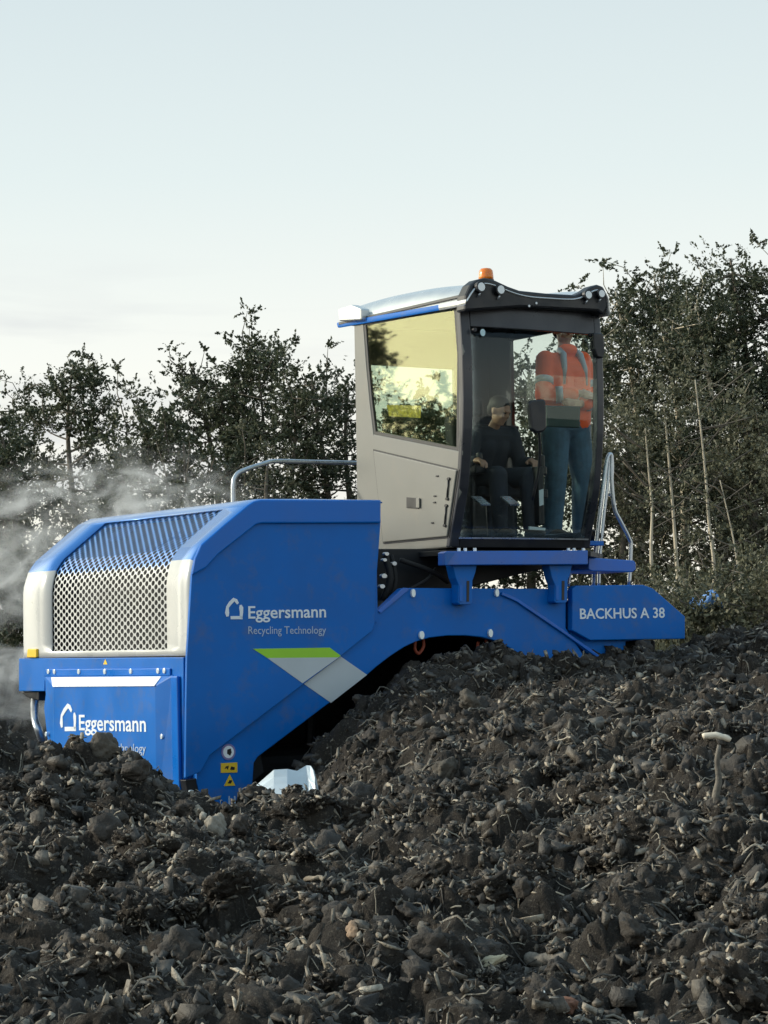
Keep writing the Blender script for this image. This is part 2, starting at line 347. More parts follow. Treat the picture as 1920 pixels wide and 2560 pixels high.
def sstep(a, b, x):
    t = np.clip((x - a) / (b - a), 0, 1); return t * t * (3 - 2 * t)
def Hbase(x, y):
    x = np.asarray(x, float); y = np.asarray(y, float); r = np.full(x.shape, Wt[nC]) + Wt[nC + 1] * x + Wt[nC + 2] * y
    for i in range(nC): r = r + Wt[i] * _k(np.hypot(x - CX[i, 0], y - CX[i, 1]))
    r = np.clip(r, -.1, 2.3)
    far = 1.42 - .2 * sstep(40, 90, y) + .0 * x
    farm = np.where(y > 20, far, np.where(y < 9, .1, 0.6))
    k = np.maximum.reduce([sstep(5.0, 8.0, np.abs(x)), sstep(24.5, 28, y), sstep(7.6, 5.5, y)])
    side = .1 + 1.8 * sstep(8, 26, y)
    return r * (1 - k) + np.where(y > 24.5, far, side) * k
PITS = []
for px, py, Yp, r, dd in [(1350, 2310, 10.4, .17, .22), (1190, 2420, 9.5, .13, .18), (1085, 2440, 9.3, .12, .18), (110, 2210, 12.2, .24, .20), (490, 2265, 11.4, .22, .20), (1330, 2075, 13.2, .22, .16), (1790, 2160, 11.6, .22, .18), (1610, 2385, 10.0, .15, .16), (960, 2230, 11.7, .16, .14), (1090, 2100, 13.3, .30, .16), (600, 2420, 9.8, .14, .15), (260, 2480, 9.2, .12, .14), (1480, 2230, 11.5, .15, .14), (740, 2330, 10.5, .13, .14), (820, 2090, 14.2, .2, .12), (548, 2090, 16.35, .14, .20), (150, 1890, 16.4, .26, .10)]:
    q = at(px, py, Yp); PITS.append((q[0], q[1], r, dd))
def H(x, y, fine=True):
    x = np.asarray(x, float); y = np.asarray(y, float)
    z = Hbase(x, y)
    amp = sstep(60, 26, y) * .9 + .1
    wx = x + .08 * fbm(x * 2.3, y * 2.3, 3, 40); wy = y + .08 * fbm(x * 2.3, y * 2.3, 3, 50)
    z = z - .125 * amp + amp * (0.06 * fbm(wx * 1.1, wy * 1.1, 3, 1) + 0.115 * ridged(wx * 2.1, wy * 2.3, 2, 11))
    for (a_, b_, r, dd) in PITS: z = z - dd * np.exp(-(((wx - a_) / (r * 1.5)) ** 2 + ((wy - b_) / (r * 2.2)) ** 2) ** 1.6)
    if fine:
        d, i = cell(wx * 4.2, wy * 4.2, 3); z = z + amp * (.21 * (i - .42) * np.clip(1.15 - d * 1.4, 0, 1))
        wx = wx + .025 * vn(x * 14, y * 14, 80); wy = wy + .025 * vn(x * 14, y * 14, 81)
        d, i = cell(wx * 9, wy * 9, 5); z = z + amp * (.085 * (i - .45) * np.clip(1.2 - d * 1.3, 0, 1))
        d, i = cell(wx * 22, wy * 22, 6); z = z + amp * (.026 * (i - .45) * np.clip(1.3 - d * 1.5, 0, 1))
        z = z + amp * (.022 * ridged(wx * 9, wy * 9, 3, 21) + .008 * fbm(x * 45, y * 45, 2, 31, .6))
    return z
def axis_lin(lo, hi, step, far_lo, far_hi, g=1.16):
    a = list(np.arange(lo, hi, step)); s = step; x = a[-1]
    up = []
    while x < far_hi: s *= g; x += s; up.append(x)
    s = step; x = lo; dn = []
    while x > far_lo: s *= g; x -= s; dn.append(x)
    return np.array(dn[::-1] + a + up)
gx = axis_lin(-4.2, 4.4, .0125, -500, 500); gy = axis_lin(7.3, 21.8, .0155, -60, 1200)
GX, GY = np.meshgrid(gx, gy); GZ = H(GX.ravel(), GY.ravel()).reshape(GX.shape)
am = sstep(30, 24, GY) * sstep(9, 6, np.abs(GX)) * sstep(3, 6, GY)
dx = fbm(GX * 8, GY * 8, 3, 60) * .055 * am; dy = fbm(GX * 8, GY * 8, 3, 70) * .055 * am
VV = np.stack([GX + dx, GY + dy, GZ], -1).reshape(-1, 3); nx = len(gx); ny = len(gy)
ii = (np.arange(ny - 1)[:, None] * nx + np.arange(nx - 1)[None]).ravel()
FF = np.stack([ii, ii + 1, ii + nx + 1, ii + nx], -1)

def soil_mat():
    m = bpy.data.materials.new('compost_soil'); m.use_nodes = True; t = m.node_tree; b = t.nodes['Principled BSDF']
    tcn = N(t, 'ShaderNodeTexCoord')
    def nz(s, d=6, r=.6, st=None):
        mp = N(t, 'ShaderNodeMapping'); 
        if st: mp.inputs['Scale'].default_value = st
        n = N(t, 'ShaderNodeTexNoise'); n.inputs['Scale'].default_value = s; n.inputs['Detail'].default_value = d; n.inputs['Roughness'].default_value = r
        t.links.new(tcn.outputs['Object'], mp.inputs[0]); t.links.new(mp.outputs[0], n.inputs[0]); return n
    a = nz(3.0, 8, .65); r1 = N(t, 'ShaderNodeValToRGB'); e = r1.color_ramp.elements
    e[0].position = .30; e[0].color = (.013, .0105, .008, 1); e[1].position = .72; e[1].color = (.070, .057, .044, 1)
    t.links.new(a.outputs[0], r1.inputs[0])
    c = nz(55, 4, .7); r2 = N(t, 'ShaderNodeMapRange'); r2.inputs[1].default_value = .56; r2.inputs[2].default_value = .74
    t.links.new(c.outputs[0], r2.inputs[0])
    x = N(t, 'ShaderNodeMix', data_type='RGBA'); x.inputs['B'].default_value = (.21, .183, .142, 1)
    t.links.new(r2.outputs[0], x.inputs['Factor']); t.links.new(r1.outputs[0], x.inputs['A']); t.links.new(x.outputs['Result'], b.inputs['Base Color'])
    b.inputs['Roughness'].default_value = .8; b.inputs['Specular IOR Level'].default_value = .35
    d = nz(90, 6, .7); bp = N(t, 'ShaderNodeBump'); bp.inputs['Strength'].default_value = 1.0; bp.inputs['Distance'].default_value = .03
    t.links.new(d.outputs[0], bp.inputs['Height']); t.links.new(bp.outputs[0], b.inputs['Normal'])
    return m
M['soil'] = soil_mat()
def bits(name, cols, rough=.62):
    m = mat(name, (.05, .05, .05), rough, bump=.8, bscale=70, spec=.55); t = m.node_tree; b = t.nodes['Principled BSDF']
    g_ = N(t, 'ShaderNodeNewGeometry'); r = N(t, 'ShaderNodeValToRGB'); r.color_ramp.interpolation = 'LINEAR'
    while len(r.color_ramp.elements) < len(cols): r.color_ramp.elements.new(.5)
    for e, (p, c) in zip(r.color_ramp.elements, cols): e.position = p; e.color = (*c, 1)
    tcn = N(t, 'ShaderNodeTexCoord'); n = N(t, 'ShaderNodeTexNoise'); n.inputs['Scale'].default_value = 30; n.inputs['Detail'].default_value = 5; t.links.new(tcn.outputs['Object'], n.inputs[0])
    mr = N(t, 'ShaderNodeMapRange'); mr.inputs[1].default_value = .3; mr.inputs[2].default_value = .7; mr.inputs[3].default_value = .45; mr.inputs[4].default_value = 1.6; t.links.new(n.outputs[0], mr.inputs[0])
    x = N(t, 'ShaderNodeMix', data_type='RGBA', blend_type='MULTIPLY'); x.inputs['Factor'].default_value = 1; t.links.new(g_.outputs['Random Per Island'], r.inputs[0]); t.links.new(r.outputs[0], x.inputs['A']); t.links.new(mr.outputs[0], x.inputs['B']); t.links.new(x.outputs['Result'], b.inputs['Base Color']); return m
M['bits'] = bits('compost_bits', [(0, (.020, .0165, .0125)), (.50, (.064, .053, .041)), (.78, (.165, .138, .104)), (.94, (.32, .275, .21)), (1, (.46, .41, .33))])
M['bits2'] = bits('compost_shreds', [(0, (.030, .026, .020)), (.45, (.085, .073, .056)), (.8, (.20, .175, .135)), (1, (.40, .35, .27))])
M['clod'] = mat('dark_clod', (.042, .036, .030), .8, var=.55, vscale=7, bump=.9, bscale=70, dirt=(.12, .105, .08), dirtamt=.6, dscale=22)
M['clod2'] = mat('brown_clod', (.085, .075, .060), .82, var=.45, vscale=9, bump=.9, bscale=70)
M['fibre'] = mat('root_fibre', (.30, .27, .21), .85, var=.4, vscale=3)
M['fibre_dk'] = mat('dark_root_fibre', (.15, .135, .115), .85, var=.4, vscale=3)
g = link('ground', npmesh('ground', VV, FF, 4), None, M['soil']); tag(g, 'dark churned compost ground heaped into windrows', None, None, 'structure'); smooth(g)

def hit(px, py):
    d = ray(px, py); t = np.arange(6.5, 60, .02); P = CAM + d[None] * t[:, None]; h = H(P[:, 0], P[:, 1]); k = np.argmax(P[:, 2] < h)
    return P[k] if P[k, 2] < h[k] else at(px, py, 60)

M['clod4'] = soil_mat(); M['clod4'].name = 'matted_compost'
M['clod3'] = bits('compost_chunk', [(0, (.022, .019, .016)), (.6, (.06, .052, .042)), (1, (.13, .113, .09))])
# scattered stuff ------------------------------------------------------------
def icos(sub):
    bm = bmesh.new(); bmesh.ops.create_icosphere(bm, subdivisions=sub, radius=1); v = np.array([a.co[:] for a in bm.verts]); f = np.array([[a.index for a in q.verts] for q in bm.faces]); bm.free(); return v, f
def rots(n):
    q = rng.normal(size=(n, 4)); q /= np.linalg.norm(q, axis=1)[:, None]; w, x, y, z = q.T
    return np.stack([1 - 2 * (y * y + z * z), 2 * (x * y - z * w), 2 * (x * z + y * w), 2 * (x * y + z * w), 1 - 2 * (x * x + z * z), 2 * (y * z - x * w), 2 * (x * z - y * w), 2 * (y * z + x * w), 1 - 2 * (x * x + y * y)], -1).reshape(n, 3, 3)
def rpos(n, y0=7.4, y1=21.5):
    u = rng.random(n); y = np.sqrt(y0 ** 2 + u * (y1 ** 2 - y0 ** 2)); x = (rng.random(n) * 2 - 1) * (.175 * y + .55)
    z = H(x, y); return np.stack([x, y, z], -1)
def inmach(P):
    q = P - OM; u = q @ Uv; v = q @ Vv; return (u > -.2) & (u < 4.0) & (v > -.12)
def scatter_rocks(name, n, smin, smax, sub, m, sink=.25, flat=(.45, 1), pw=2.5, rough=.30, jit=0):
    base, f = icos(sub); P = rpos(n); P = P[~inmach(P)]; n = len(P)
    s = smin + (smax - smin) * rng.random(n) ** pw; R = rots(n)
    ax = np.stack([np.ones(n), rng.uniform(.5, 1, n), rng.uniform(*flat, n)], -1)
    ph = rng.uniform(0, 50, (n, 3))
    B = base[None] * np.ones((n, 1, 1))
    q = B * 1.7 + ph[:, None]; nn = np.sin(q[..., 0] * 2.1 + np.sin(q[..., 1] * 3.3)) * np.cos(q[..., 2] * 2.7 + q[..., 1]) + .5 * np.sin(q[..., 1] * 7.1 + q[..., 0] * 3) * np.sin(q[..., 2] * 6.3)
    B = B * (1 + rough * nn[..., None] + rng.normal(size=(n, len(base), 1)) * (jit or rough * .35))
    B = B * ax[:, None] * s[:, None, None]; B = np.einsum('nij,nkj->nki', R, B) + P[:, None] + np.array([0, 0, 1.]) * (s * (.4 - sink))[:, None, None]
    Fc = f[None] + (np.arange(n) * len(base))[:, None, None]
    o = link(name, npmesh(name, B.reshape(-1, 3), Fc.reshape(-1, 3), 3), None, m)
    return o
o = scatter_rocks('soil_clod', 1500, .03, .10, 3, M['clod'], .40, rough=.30, jit=.07); tag(o, 'dark lumpy compost clods strewn over the heap', None, None, 'stuff')
def clumps(name, n, smin, smax, m, label):
    base, f = icos(4); P = rpos(n, 7.4, 15.2); n = len(P); Vs = []; Fs = []
    for k in range(n):
        s_ = smin + (smax - smin) * rng.random() ** 2; o_ = rng.uniform(-50, 50, 3); q = base * 1.1 + o_; w = fbm(q[:, 0] + q[:, 2] * .7, q[:, 1] - q[:, 2] * .6, 3, 5)
        q2 = base * 2.6 + o_; w2 = ridged(q2[:, 0] - q2[:, 2] * .8, q2[:, 1] + q2[:, 2] * .9, 3, 9); q3 = base * 7 + o_; w3 = fbm(q3[:, 0] + q3[:, 2], q3[:, 1] - q3[:, 2], 3, 12, .7)
        B = base * (1 + .65 * w + .38 * w2 + .26 * w3)[:, None] * np.array([1, rng.uniform(.5, .95), rng.uniform(.4, .75)]) * s_
        Rm = rots(1)[0]; yaw = rng.uniform(0, 2 * PI); tl = rng.normal(0, .35); E_ = np.array(Euler((tl, rng.normal(0, .35), yaw)).to_matrix())
        Vs.append(B @ E_.T + P[k] + np.array([0, 0, -.10 * s_])); Fs.append(f + k * len(base))
    global CLV; CLV = np.concatenate(Vs); tops = CLV[rng.permutation(len(CLV))[:60000]]; CLV = tops[tops[:, 2] > H(tops[:, 0], tops[:, 1]) + .01]
    o = link(name, npmesh(name, np.concatenate(Vs), np.concatenate(Fs), 3), None, m); tag(o, label, None, None, 'stuff'); return o
clumps('compost_clump', 480, .05, .15, M['clod4'], 'large torn matted clumps of dark compost over the heap')
def shards(name, n, smin, smax, m, label, flat=(.25, .8), elong=(.45, 1), pw=2.2, lift=.15, P=None):
    P = rpos(n) if P is None else P; P = P[~inmach(P)]; n = len(P); s_ = smin + (smax - smin) * rng.random(n) ** pw; Rm = rots(n)
    cb = np.array([(a, b, c) for a in (-1, 1) for b in (-1, 1) for c in (-1, 1)], float); f = np.array([(0, 1, 3, 2), (4, 6, 7, 5), (0, 4, 5, 1), (2, 3, 7, 6), (0, 2, 6, 4), (1, 5, 7, 3)])
    B = cb[None] * (.62 + .38 * rng.uniform(-1, 1, (n, 8, 3))); B = B * np.stack([np.ones(n), rng.uniform(*elong, n), rng.uniform(*flat, n)], -1)[:, None] * s_[:, None, None]
    B = np.einsum('nij,nkj->nki', Rm, B) + P[:, None] + np.array([0, 0, 1.]) * (s_ * lift)[:, None, None]
    o = link(name, npmesh(name, B.reshape(-1, 3), (f[None] + (np.arange(n) * 8)[:, None, None]).reshape(-1, 4), 4), None, m); tag(o, label, None, None, 'stuff'); return o
shards('soil_crumb', 25000, .008, .040, M['bits'], 'small dark crumbs of compost on the heap', (.2, .7), (.3, .9))
shards('soil_chunk', 5000, .030, .09, M['clod3'], 'ragged angular chunks of dark compost on the heap', (.3, .7), (.35, .9), 2.2, -.15)
shards('wood_shred', 19000, .012, .065, M['bits2'], 'shredded wood and bark pieces on the heap', (.06, .2), (.12, .45), 1.8, .25)
shards('soil_crumb', 0, .006, .030, M['bits'], 'small dark crumbs stuck on the big clumps', (.2, .6), (.3, .9), P=CLV[:17000].copy(), lift=0)
shards('wood_shred', 0, .010, .050, M['bits2'], 'shredded wood stuck on the big clumps', (.06, .2), (.12, .4), P=CLV[17000:26000].copy(), lift=.1)
shards('pale_chip', 1500, .006, .026, M['wood'], 'pale wood and paper chips on the heap', (.10, .35), (.2, .8))
shards('white_fleck', 320, .005, .018, M['paper'], 'whitish flecks of plastic and paper in the heap', (.06, .4), (.2, .9))
def fibres(name, n, lmin, lmax, rmin, rmax, m, K=7, lift=.012):
    P = rpos(n); P = P[~inmach(P)]; n = len(P); L = lmin + (lmax - lmin) * rng.random(n) ** 2.5; a = rng.uniform(0, 2 * PI, n); cur = rng.normal(0, .75, n)
    t = np.linspace(0, 1, K); pts = np.zeros((n, K, 3)); ang = a[:, None] + cur[:, None] * (t - .5) + 0.28 * np.sin(t * 9 + a[:, None] * 3)
    dxy = np.stack([np.cos(ang), np.sin(ang)], -1) * (L / K)[:, None, None]; xy = np.cumsum(dxy, 1); xy -= xy.mean(1, keepdims=True); pts[..., :2] = P[:, None, :2] + xy
    hz = H(pts[..., 0].ravel(), pts[..., 1].ravel()).reshape(n, K); pts[..., 2] = .55 * hz + .45 * hz.mean(1, keepdims=True) + lift * rng.uniform(-.3, 1.8, (n, 1)) + np.sin(t * PI)[None] * L[:, None] * rng.uniform(-.03, .18, (n, 1)) + (t - .5)[None] * L[:, None] * rng.normal(0, .25, (n, 1))
    r = rng.uniform(rmin, rmax, n); T = np.gradient(pts, axis=1); T /= np.linalg.norm(T, axis=2, keepdims=True); Z = np.array([0, 0, 1.]); X = np.cross(T, Z); X /= np.linalg.norm(X, axis=2, keepdims=True) + 1e-9; Y = np.cross(X, T)
    tap = (1 - .6 * t)[None, :, None] * r[:, None, None]
    ringv = [pts + (X * math.cos(q) + Y * math.sin(q)) * tap for q in (PI / 2, PI / 2 + 2.094, PI / 2 + 4.189)]
    Vt = np.stack(ringv, 2); nv = K * 3; Fb = []
    for i in range(K - 1):
        for j in range(3): Fb.append((i * 3 + j, i * 3 + (j + 1) % 3, (i + 1) * 3 + (j + 1) % 3, (i + 1) * 3 + j))
    Fc = np.array(Fb)[None] + (np.arange(n) * nv)[:, None, None]
    o = link(name, npmesh(name, Vt.reshape(-1, 3), Fc.reshape(-1, 4), 4), None, m); return smooth(o)
tag(fibres('root_fibre', 7500, .05, .30, .0025, .0105, M['bits2']), 'thin dark root strands tangled over the heap', None, None, 'stuff')
tag(fibres('straw_fibre', 800, .05, .26, .0014, .0060, M['fibre']), 'thin pale straw and root strands over the heap', None, None, 'stuff')

# single finds in the heap ------------------------------------------------------
def log_(name, p0, p1, r, m, label, cat, bend=.05, n=9, r2=None, lift=0, abs_=False):
    a = np.array(p0, float); b = np.array(p1, float); L = np.linalg.norm(b - a); side = np.cross(b - a, [0, 1, 0]); side /= np.linalg.norm(side) + 1e-9
    k = 14; pts = []; rr = []
    for i in range(k):
        t = i / (k - 1); pts.append(a + (b - a) * t + side * (math.sin(t * PI) * bend * L + .012 * L * math.sin(t * 17)) + np.array([0, 0, lift])); rr.append((r + ((r2 or r * .75) - r) * t) * (1 + .04 * math.sin(t * 23 + L * 50) + .05 * random.uniform(-1, 1)))
    rr[0] *= .9; rr[-1] *= .85
    o = tube(name, pts, np.array(rr), m, None, n); tag(o, label, cat); return o
def onheap(px, py, up=0.0): p = hit(px, py); return p + np.array([0, 0, up])
def seg(name, A, B, r, m, label, cat, **k):
    a = onheap(*A); b = onheap(*B)
    if abs(a[1] - b[1]) > 1.2: b = at(*B, a[1] + .15)
    k.setdefault('lift', r * .5); return log_(name, a, b, r, m, label, cat, **k)
# upright stake and the pale stick lying across its top
pb = onheap(1772, 2035); pt = at(1795, 1862, pb[1] - .02)
log_('wooden_stake', pb - np.array([0, 0, .15]), pt, .030, M['wood_dk'], 'upright weathered wooden stake standing out of the heap at right', 'stake', bend=-.03, r2=.012, n=7)
log_('pale_stick', at(1757, 1842, pt[1] + .05), at(1826, 1850, pt[1] + .05), .018, mat('fresh_wood', (.75, .66, .52), .6, var=.1, vscale=20), 'cream coloured peeled stick lying across the top of the wooden stake', 'stick', bend=.10, r2=.017, n=7)
seg('wooden_branch', (248, 2335), (205, 2575), .032, M['wood'], 'long bleached branch running down the heap at lower left', 'branch', r2=.02)
seg('wooden_branch', (1062, 2320), (985, 2440), .032, M['wood_dk'], 'thick grey branch leaning in the middle of the front heap', 'branch')
seg('wooden_log', (1318, 2408), (1420, 2402), .034, M['wood_dk'], 'short round grey log half buried below the dark hollow', 'log', bend=-.05)
seg('wooden_branch', (118, 2140), (160, 2185), .017, M['wood'], 'short pale brown stick on the left heap', 'stick')
seg('wooden_branch', (760, 2205), (842, 2238), .014, M['wood'], 'pale bent stick in the centre of the heap', 'stick', bend=.12)
seg('wooden_branch', (548, 2330), (622, 2303), .014, M['wood_dk'], 'short grey stick on the middle left of the heap', 'stick')
seg('wooden_branch', (1848, 2400), (1925, 2404), .011, M['paper'], 'thin white stick at the right edge of the picture', 'stick')
seg('wooden_branch', (1808, 2500), (1852, 2530), .017, M['wood'], 'stubby pale stick near the lower right corner', 'stick')
seg('wooden_branch', (1345, 1735), (1255, 1772), .013, M['wood_dk'], 'slender grey stick on the upper slope below the arch', 'stick')
seg('wooden_branch', (1880, 2215), (1920, 2180), .012, M['wood'], 'pale knobbly root at the right edge halfway up the heap', 'root')
for k, (A, B, l) in enumerate([((1770, 1985), (1712, 2075), 'left root'), ((1768, 2030), (1700, 2090), 'lower root')]):
    seg('pale_root', A, B, .013, M['wood'], ['twisted cream root sprawling from the upper left of the stake', 'twisted cream root curling away at the foot of the stake'][k], 'root', bend=.18, n=7)
def rock(name, px, py, w, h, m, label, cat='rock', d=None, seed=0, ry=0., sink=.05, Y=None, rough=.24):
    p = hit(px, py + h / 2) if Y is None else at(px, py + h / 2, Y); s = p[1] / FPX; rs = np.random.default_rng(seed + 5)
    v, f = icos(4); q = v * 1.5 + rs.uniform(0, 30, 3)
    nn = np.sin(q[:, 0] * 1.9 + np.sin(q[:, 1] * 2.3)) * np.cos(q[:, 2] * 2.2 + q[:, 1]) + .45 * np.sin(q[:, 1] * 5.1 + q[:, 0] * 3) * np.sin(q[:, 2] * 4.3) + .25 * np.sin(q[:, 0] * 11 + q[:, 2] * 9) * np.sin(q[:, 1] * 12)
    v = v * (1 + rough * nn[:, None] + rs.normal(size=(len(v), 1)) * .035 + .05 * np.sin(q[:, :1] * 23 + q[:, 1:2] * 17) * np.sin(q[:, 2:] * 19))
    v = v / np.abs(v).max(0) * np.array([w / 2 * s, (d or min(w, h)) / 2 * s, h / 2 * s * (1 + sink)])
    c_, s_ = math.cos(ry), math.sin(ry); v = np.stack([v[:, 0] * c_ + v[:, 2] * s_, v[:, 1], -v[:, 0] * s_ + v[:, 2] * c_], -1)
    o = link(name, npmesh(name, v, f, 3), None, m); o.location = tuple(p + np.array([0, 0, h / 2 * s * (1 - sink)])); tag(o, label, cat); return o
rock('pale_rock', 545, 2072, 52, 78, M['rock'], 'pale angular stone wedged below the bottom tip of the blue frame', seed=1, ry=-.35)
rock('pale_rock', 590, 2110, 44, 30, M['rock'], 'small pale stone lying to the right of the angular stone', seed=2)
rock('pale_rock', 496, 2026, 30, 30, M['rock'], 'small round pale stone on the ridge left of the blue frame', seed=3)
rock('pale_rock', 375, 2128, 50, 34, mat('grey_stone', (.36, .40, .41), .8, var=.2, vscale=20), 'whitish grey stone on the left heap', seed=4, ry=.3)
rock('soil_lump', 258, 1868, 92, 78, M['clod2'], 'big dark clod standing up on the left ridge over the blue panel', 'clod', seed=6)
rock('soil_lump', 340, 1925, 80, 56, M['clod'], 'dark humped clod on the slope right of the big ridge clod', 'clod', seed=8)
rock('soil_lump', 600, 2062, 54, 56, M['clod'], 'dark round clod right of the bottom tip of the blue frame', 'clod', seed=9)
rock('soil_lump', 1175, 1752, 66, 50, M['clod2'], 'flat wedge shaped clod on the slope under the arch', 'clod', seed=12, ry=.5, rough=.3)
rock('soil_lump', 1115, 1925, 78, 62, M['clod2'], 'rounded slab of earth on the dark slope under the arch', 'clod', seed=13, ry=-.6)
rock('pale_rock', 1232, 2402, 80, 30, mat('cream_stone', (.48, .43, .30), .8, var=.25, vscale=20), 'cream coloured lump in the front heap left of the short log', seed=19, ry=-.3)
rock('brick_piece', 1420, 2515, 56, 50, M['brick'], 'reddish brown brick fragment at the bottom of the heap', 'brick', seed=20)
rock('brick_piece', 885, 2325, 46, 52, mat('tan_clay', (.30, .21, .14), .8, var=.3, vscale=12), 'tan broken brick piece in the middle of the heap', 'brick', seed=21, ry=.7)

# white plastic sheet propped on the ridge
def sheet():
    Y = 17.35; outl = [(604, 2040), (614, 2005), (640, 1968), (686, 1926), (718, 1924), (742, 1929), (766, 1916), (778, 1916), (786, 1926), (790, 1960), (799, 2010), (799, 2040)]
    base_y = [2060] * len(outl); vs = []; K = 9; q = np.array([(*p, 0) for p in outl], float)
    for i, p in enumerate(q):
        a = at(p[0], p[1], Y); b = at(p[0] + 4, 2070, Y)
        for j in range(K):
            t = j / (K - 1); v = a + (b - a) * t; v[1] += .03 * math.sin(i * 1.3) * (1 - t * .5) - .25 * t + .012 * math.sin(i * 2.1 + t * 4); vs.append(v)
    n = len(q); fs = [(i * K + j, (i + 1) * K + j, (i + 1) * K + j + 1, i * K + j + 1) for i in range(n - 1) for j in range(K - 1)]
    o = link('plastic_sheet', mesh('plastic_sheet', vs, fs), None, M['sheet']); s = o.modifiers.new('s', 'SOLIDIFY'); s.thickness = .012
    tag(o, 'buckled pale blue white plastic sheet sticking up behind the compost ridge', 'plastic sheet')
sheet()

# ================================================================== THE MACHINE
MT = empty('windrow_turner', tuple(OM), TH, 'large blue compost windrow turner with raised cab straddling the heap', 'windrow turner')
F = lambda pts, v=0: [fr(x, y, v) for x, y in pts]
Sd = lambda pts, u=0: [sd(x, y, u) for x, y in pts]

# --- hood shell (left tower)
prof = [(0, 1.563), (0, 1.75), (0, 1.95), (0, 2.10), (.012, 2.20), (.045, 2.30), (.11, 2.385), (.25, 2.495), (.40, 2.612), (.52, 2.705), (.64, 2.757), (1.10, 2.765), (1.73, 2.77)]
PR = np.array(prof); SL = np.concatenate([[0], np.cumsum(np.linalg.norm(np.diff(PR, axis=0), axis=1))])
def pr_at(s): return np.interp(s, SL, PR[:, 0]), np.interp(s, SL, PR[:, 1])
HV = 3.02
s_top = SL[9] - .015; s_bot = .05
def hood():
    sb = sorted(set([round(float(x), 4) for x in np.linspace(s_bot, s_top, 22)] + [0.0] + [round(float(x), 4) for x in SL if x > s_top]))
    vb = [0.0, .06, .36, 2.42, 2.7, 2.96, HV]; vs = []; fs = []; mi = []
    for s in sb:
        u, z = pr_at(s)
        for v in vb: vs.append((u + (.02 if v in (0.0, HV) else 0), v, z - (.0 if s < SL[4] else (.02 if v in (0.0, HV) else 0))))
    nb = len(vb)
    for i in range(len(sb) - 1):
        for j in range(nb - 1):
            if j == 2 and sb[i] >= s_bot - 1e-6 and sb[i + 1] <= s_top + 1e-4: continue
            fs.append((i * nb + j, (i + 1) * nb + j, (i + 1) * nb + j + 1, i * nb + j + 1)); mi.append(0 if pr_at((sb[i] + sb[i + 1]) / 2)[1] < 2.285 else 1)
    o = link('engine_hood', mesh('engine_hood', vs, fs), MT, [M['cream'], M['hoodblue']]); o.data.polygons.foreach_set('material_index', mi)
    smooth(o); s = o.modifiers.new('s', 'SOLIDIFY'); s.thickness = .012; s.offset = 0
    return o
hood_o = hood()
def grille():
    A_, B_ = .053, .0305; vs = []; fs = []; mi = []
    nr = int((s_top - s_bot) / B_) + 2; nc = int(2.06 / (2 * A_)) + 2
    for r in range(nr):
        for c in range(nc):
            cv = .36 + (c + .5 * (r % 2)) * 2 * A_; cs = s_bot + r * B_
            if cv > 2.47 or cs > s_top + .02: continue
            b = len(vs); oc = []
            for k in range(8):
                a = k * PI / 4
                if k % 2 == 0: p = (math.cos(a) * A_, math.sin(a) * B_)
                else: p = (np.sign(math.cos(a)) * A_ / 2, np.sign(math.sin(a)) * B_ / 2)
                oc.append(p)
            for k in range(8): p = oc[k]; u, z = pr_at(cs + p[1]); vs.append((u + .014, cv + p[0], z - .002))
            for k in range(8): a = k * PI / 4; u, z = pr_at(cs + math.sin(a) * .0215); vs.append((u + .014, cv + math.cos(a) * .0285, z - .002))
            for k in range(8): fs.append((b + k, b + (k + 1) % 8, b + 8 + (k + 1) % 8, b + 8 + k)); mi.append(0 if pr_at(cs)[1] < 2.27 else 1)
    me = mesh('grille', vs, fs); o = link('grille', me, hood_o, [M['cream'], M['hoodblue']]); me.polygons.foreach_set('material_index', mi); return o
grille()
# dark block added inside the hood as the shade behind the grille
prism('hood_shade_block', [(.16, 1.45), (1.6, 1.45), (1.6, 2.70), (.56, 2.66), (.20, 2.36)], 'v', .10, 2.9, M['dark'], hood_o, 0)
# rear closing wall of hood
prism('rear_panel', [(p[0] + .012, p[1] - .004) for p in prof] + [(1.73, 1.30), (0.01, 1.30)], 'v', 2.975, 3.0, M['blue'], MT, .004)
# front panel and rim
outer = F([(462, 1945), (464, 1750), (466, 1640), (472, 1540), (478, 1440), (486, 1398), (502, 1362), (560, 1311), (618, 1263), (634, 1253), (652, 1249), (950, 1250)])
fp = outer + F([(950, 1305), (937, 1480), (935, 1562), (929, 1577), (854, 1637), (757, 1710.5), (523, 1888), (500, 1930)])
front_panel = prism('front_panel', fp, 'v', -.012, .02, M['blue'], MT, .006)
rim = F([(478, 1440), (486, 1398), (502, 1362), (560, 1311), (618, 1263), (634, 1253), (652, 1249), (951, 1250), (951, 1308), (652, 1309), (640, 1312), (546, 1386), (515, 1420)], -.03)
prism('panel_rim', rim, 'v', -.040, -.0125, M['blue_rim'], MT, .014)
# right flank of the tower
prism('tower_flank', [(.02, 1.80), (2.9, 1.80), (2.9, 2.75), (.02, 2.75)], 'u', 1.66, 1.70, M['blue'], MT, 0)

# --- lower side
prism('side_skirt', Sd([(50, 1646), (440, 1643), (462, 1643), (462, 1980), (440, 1960), (425, 1700), (115, 1702), (114, 1728), (50, 1728)]), 'u', -.012, .03, M['blue'], MT, .006)
lowbox = prism('lower_box', Sd([(112, 1676), (428, 1674), (462, 1690), (462, 2000), (430, 2010), (125, 1990), (100, 1770)]), 'u', .035, .5, M['blue'], MT, .006)
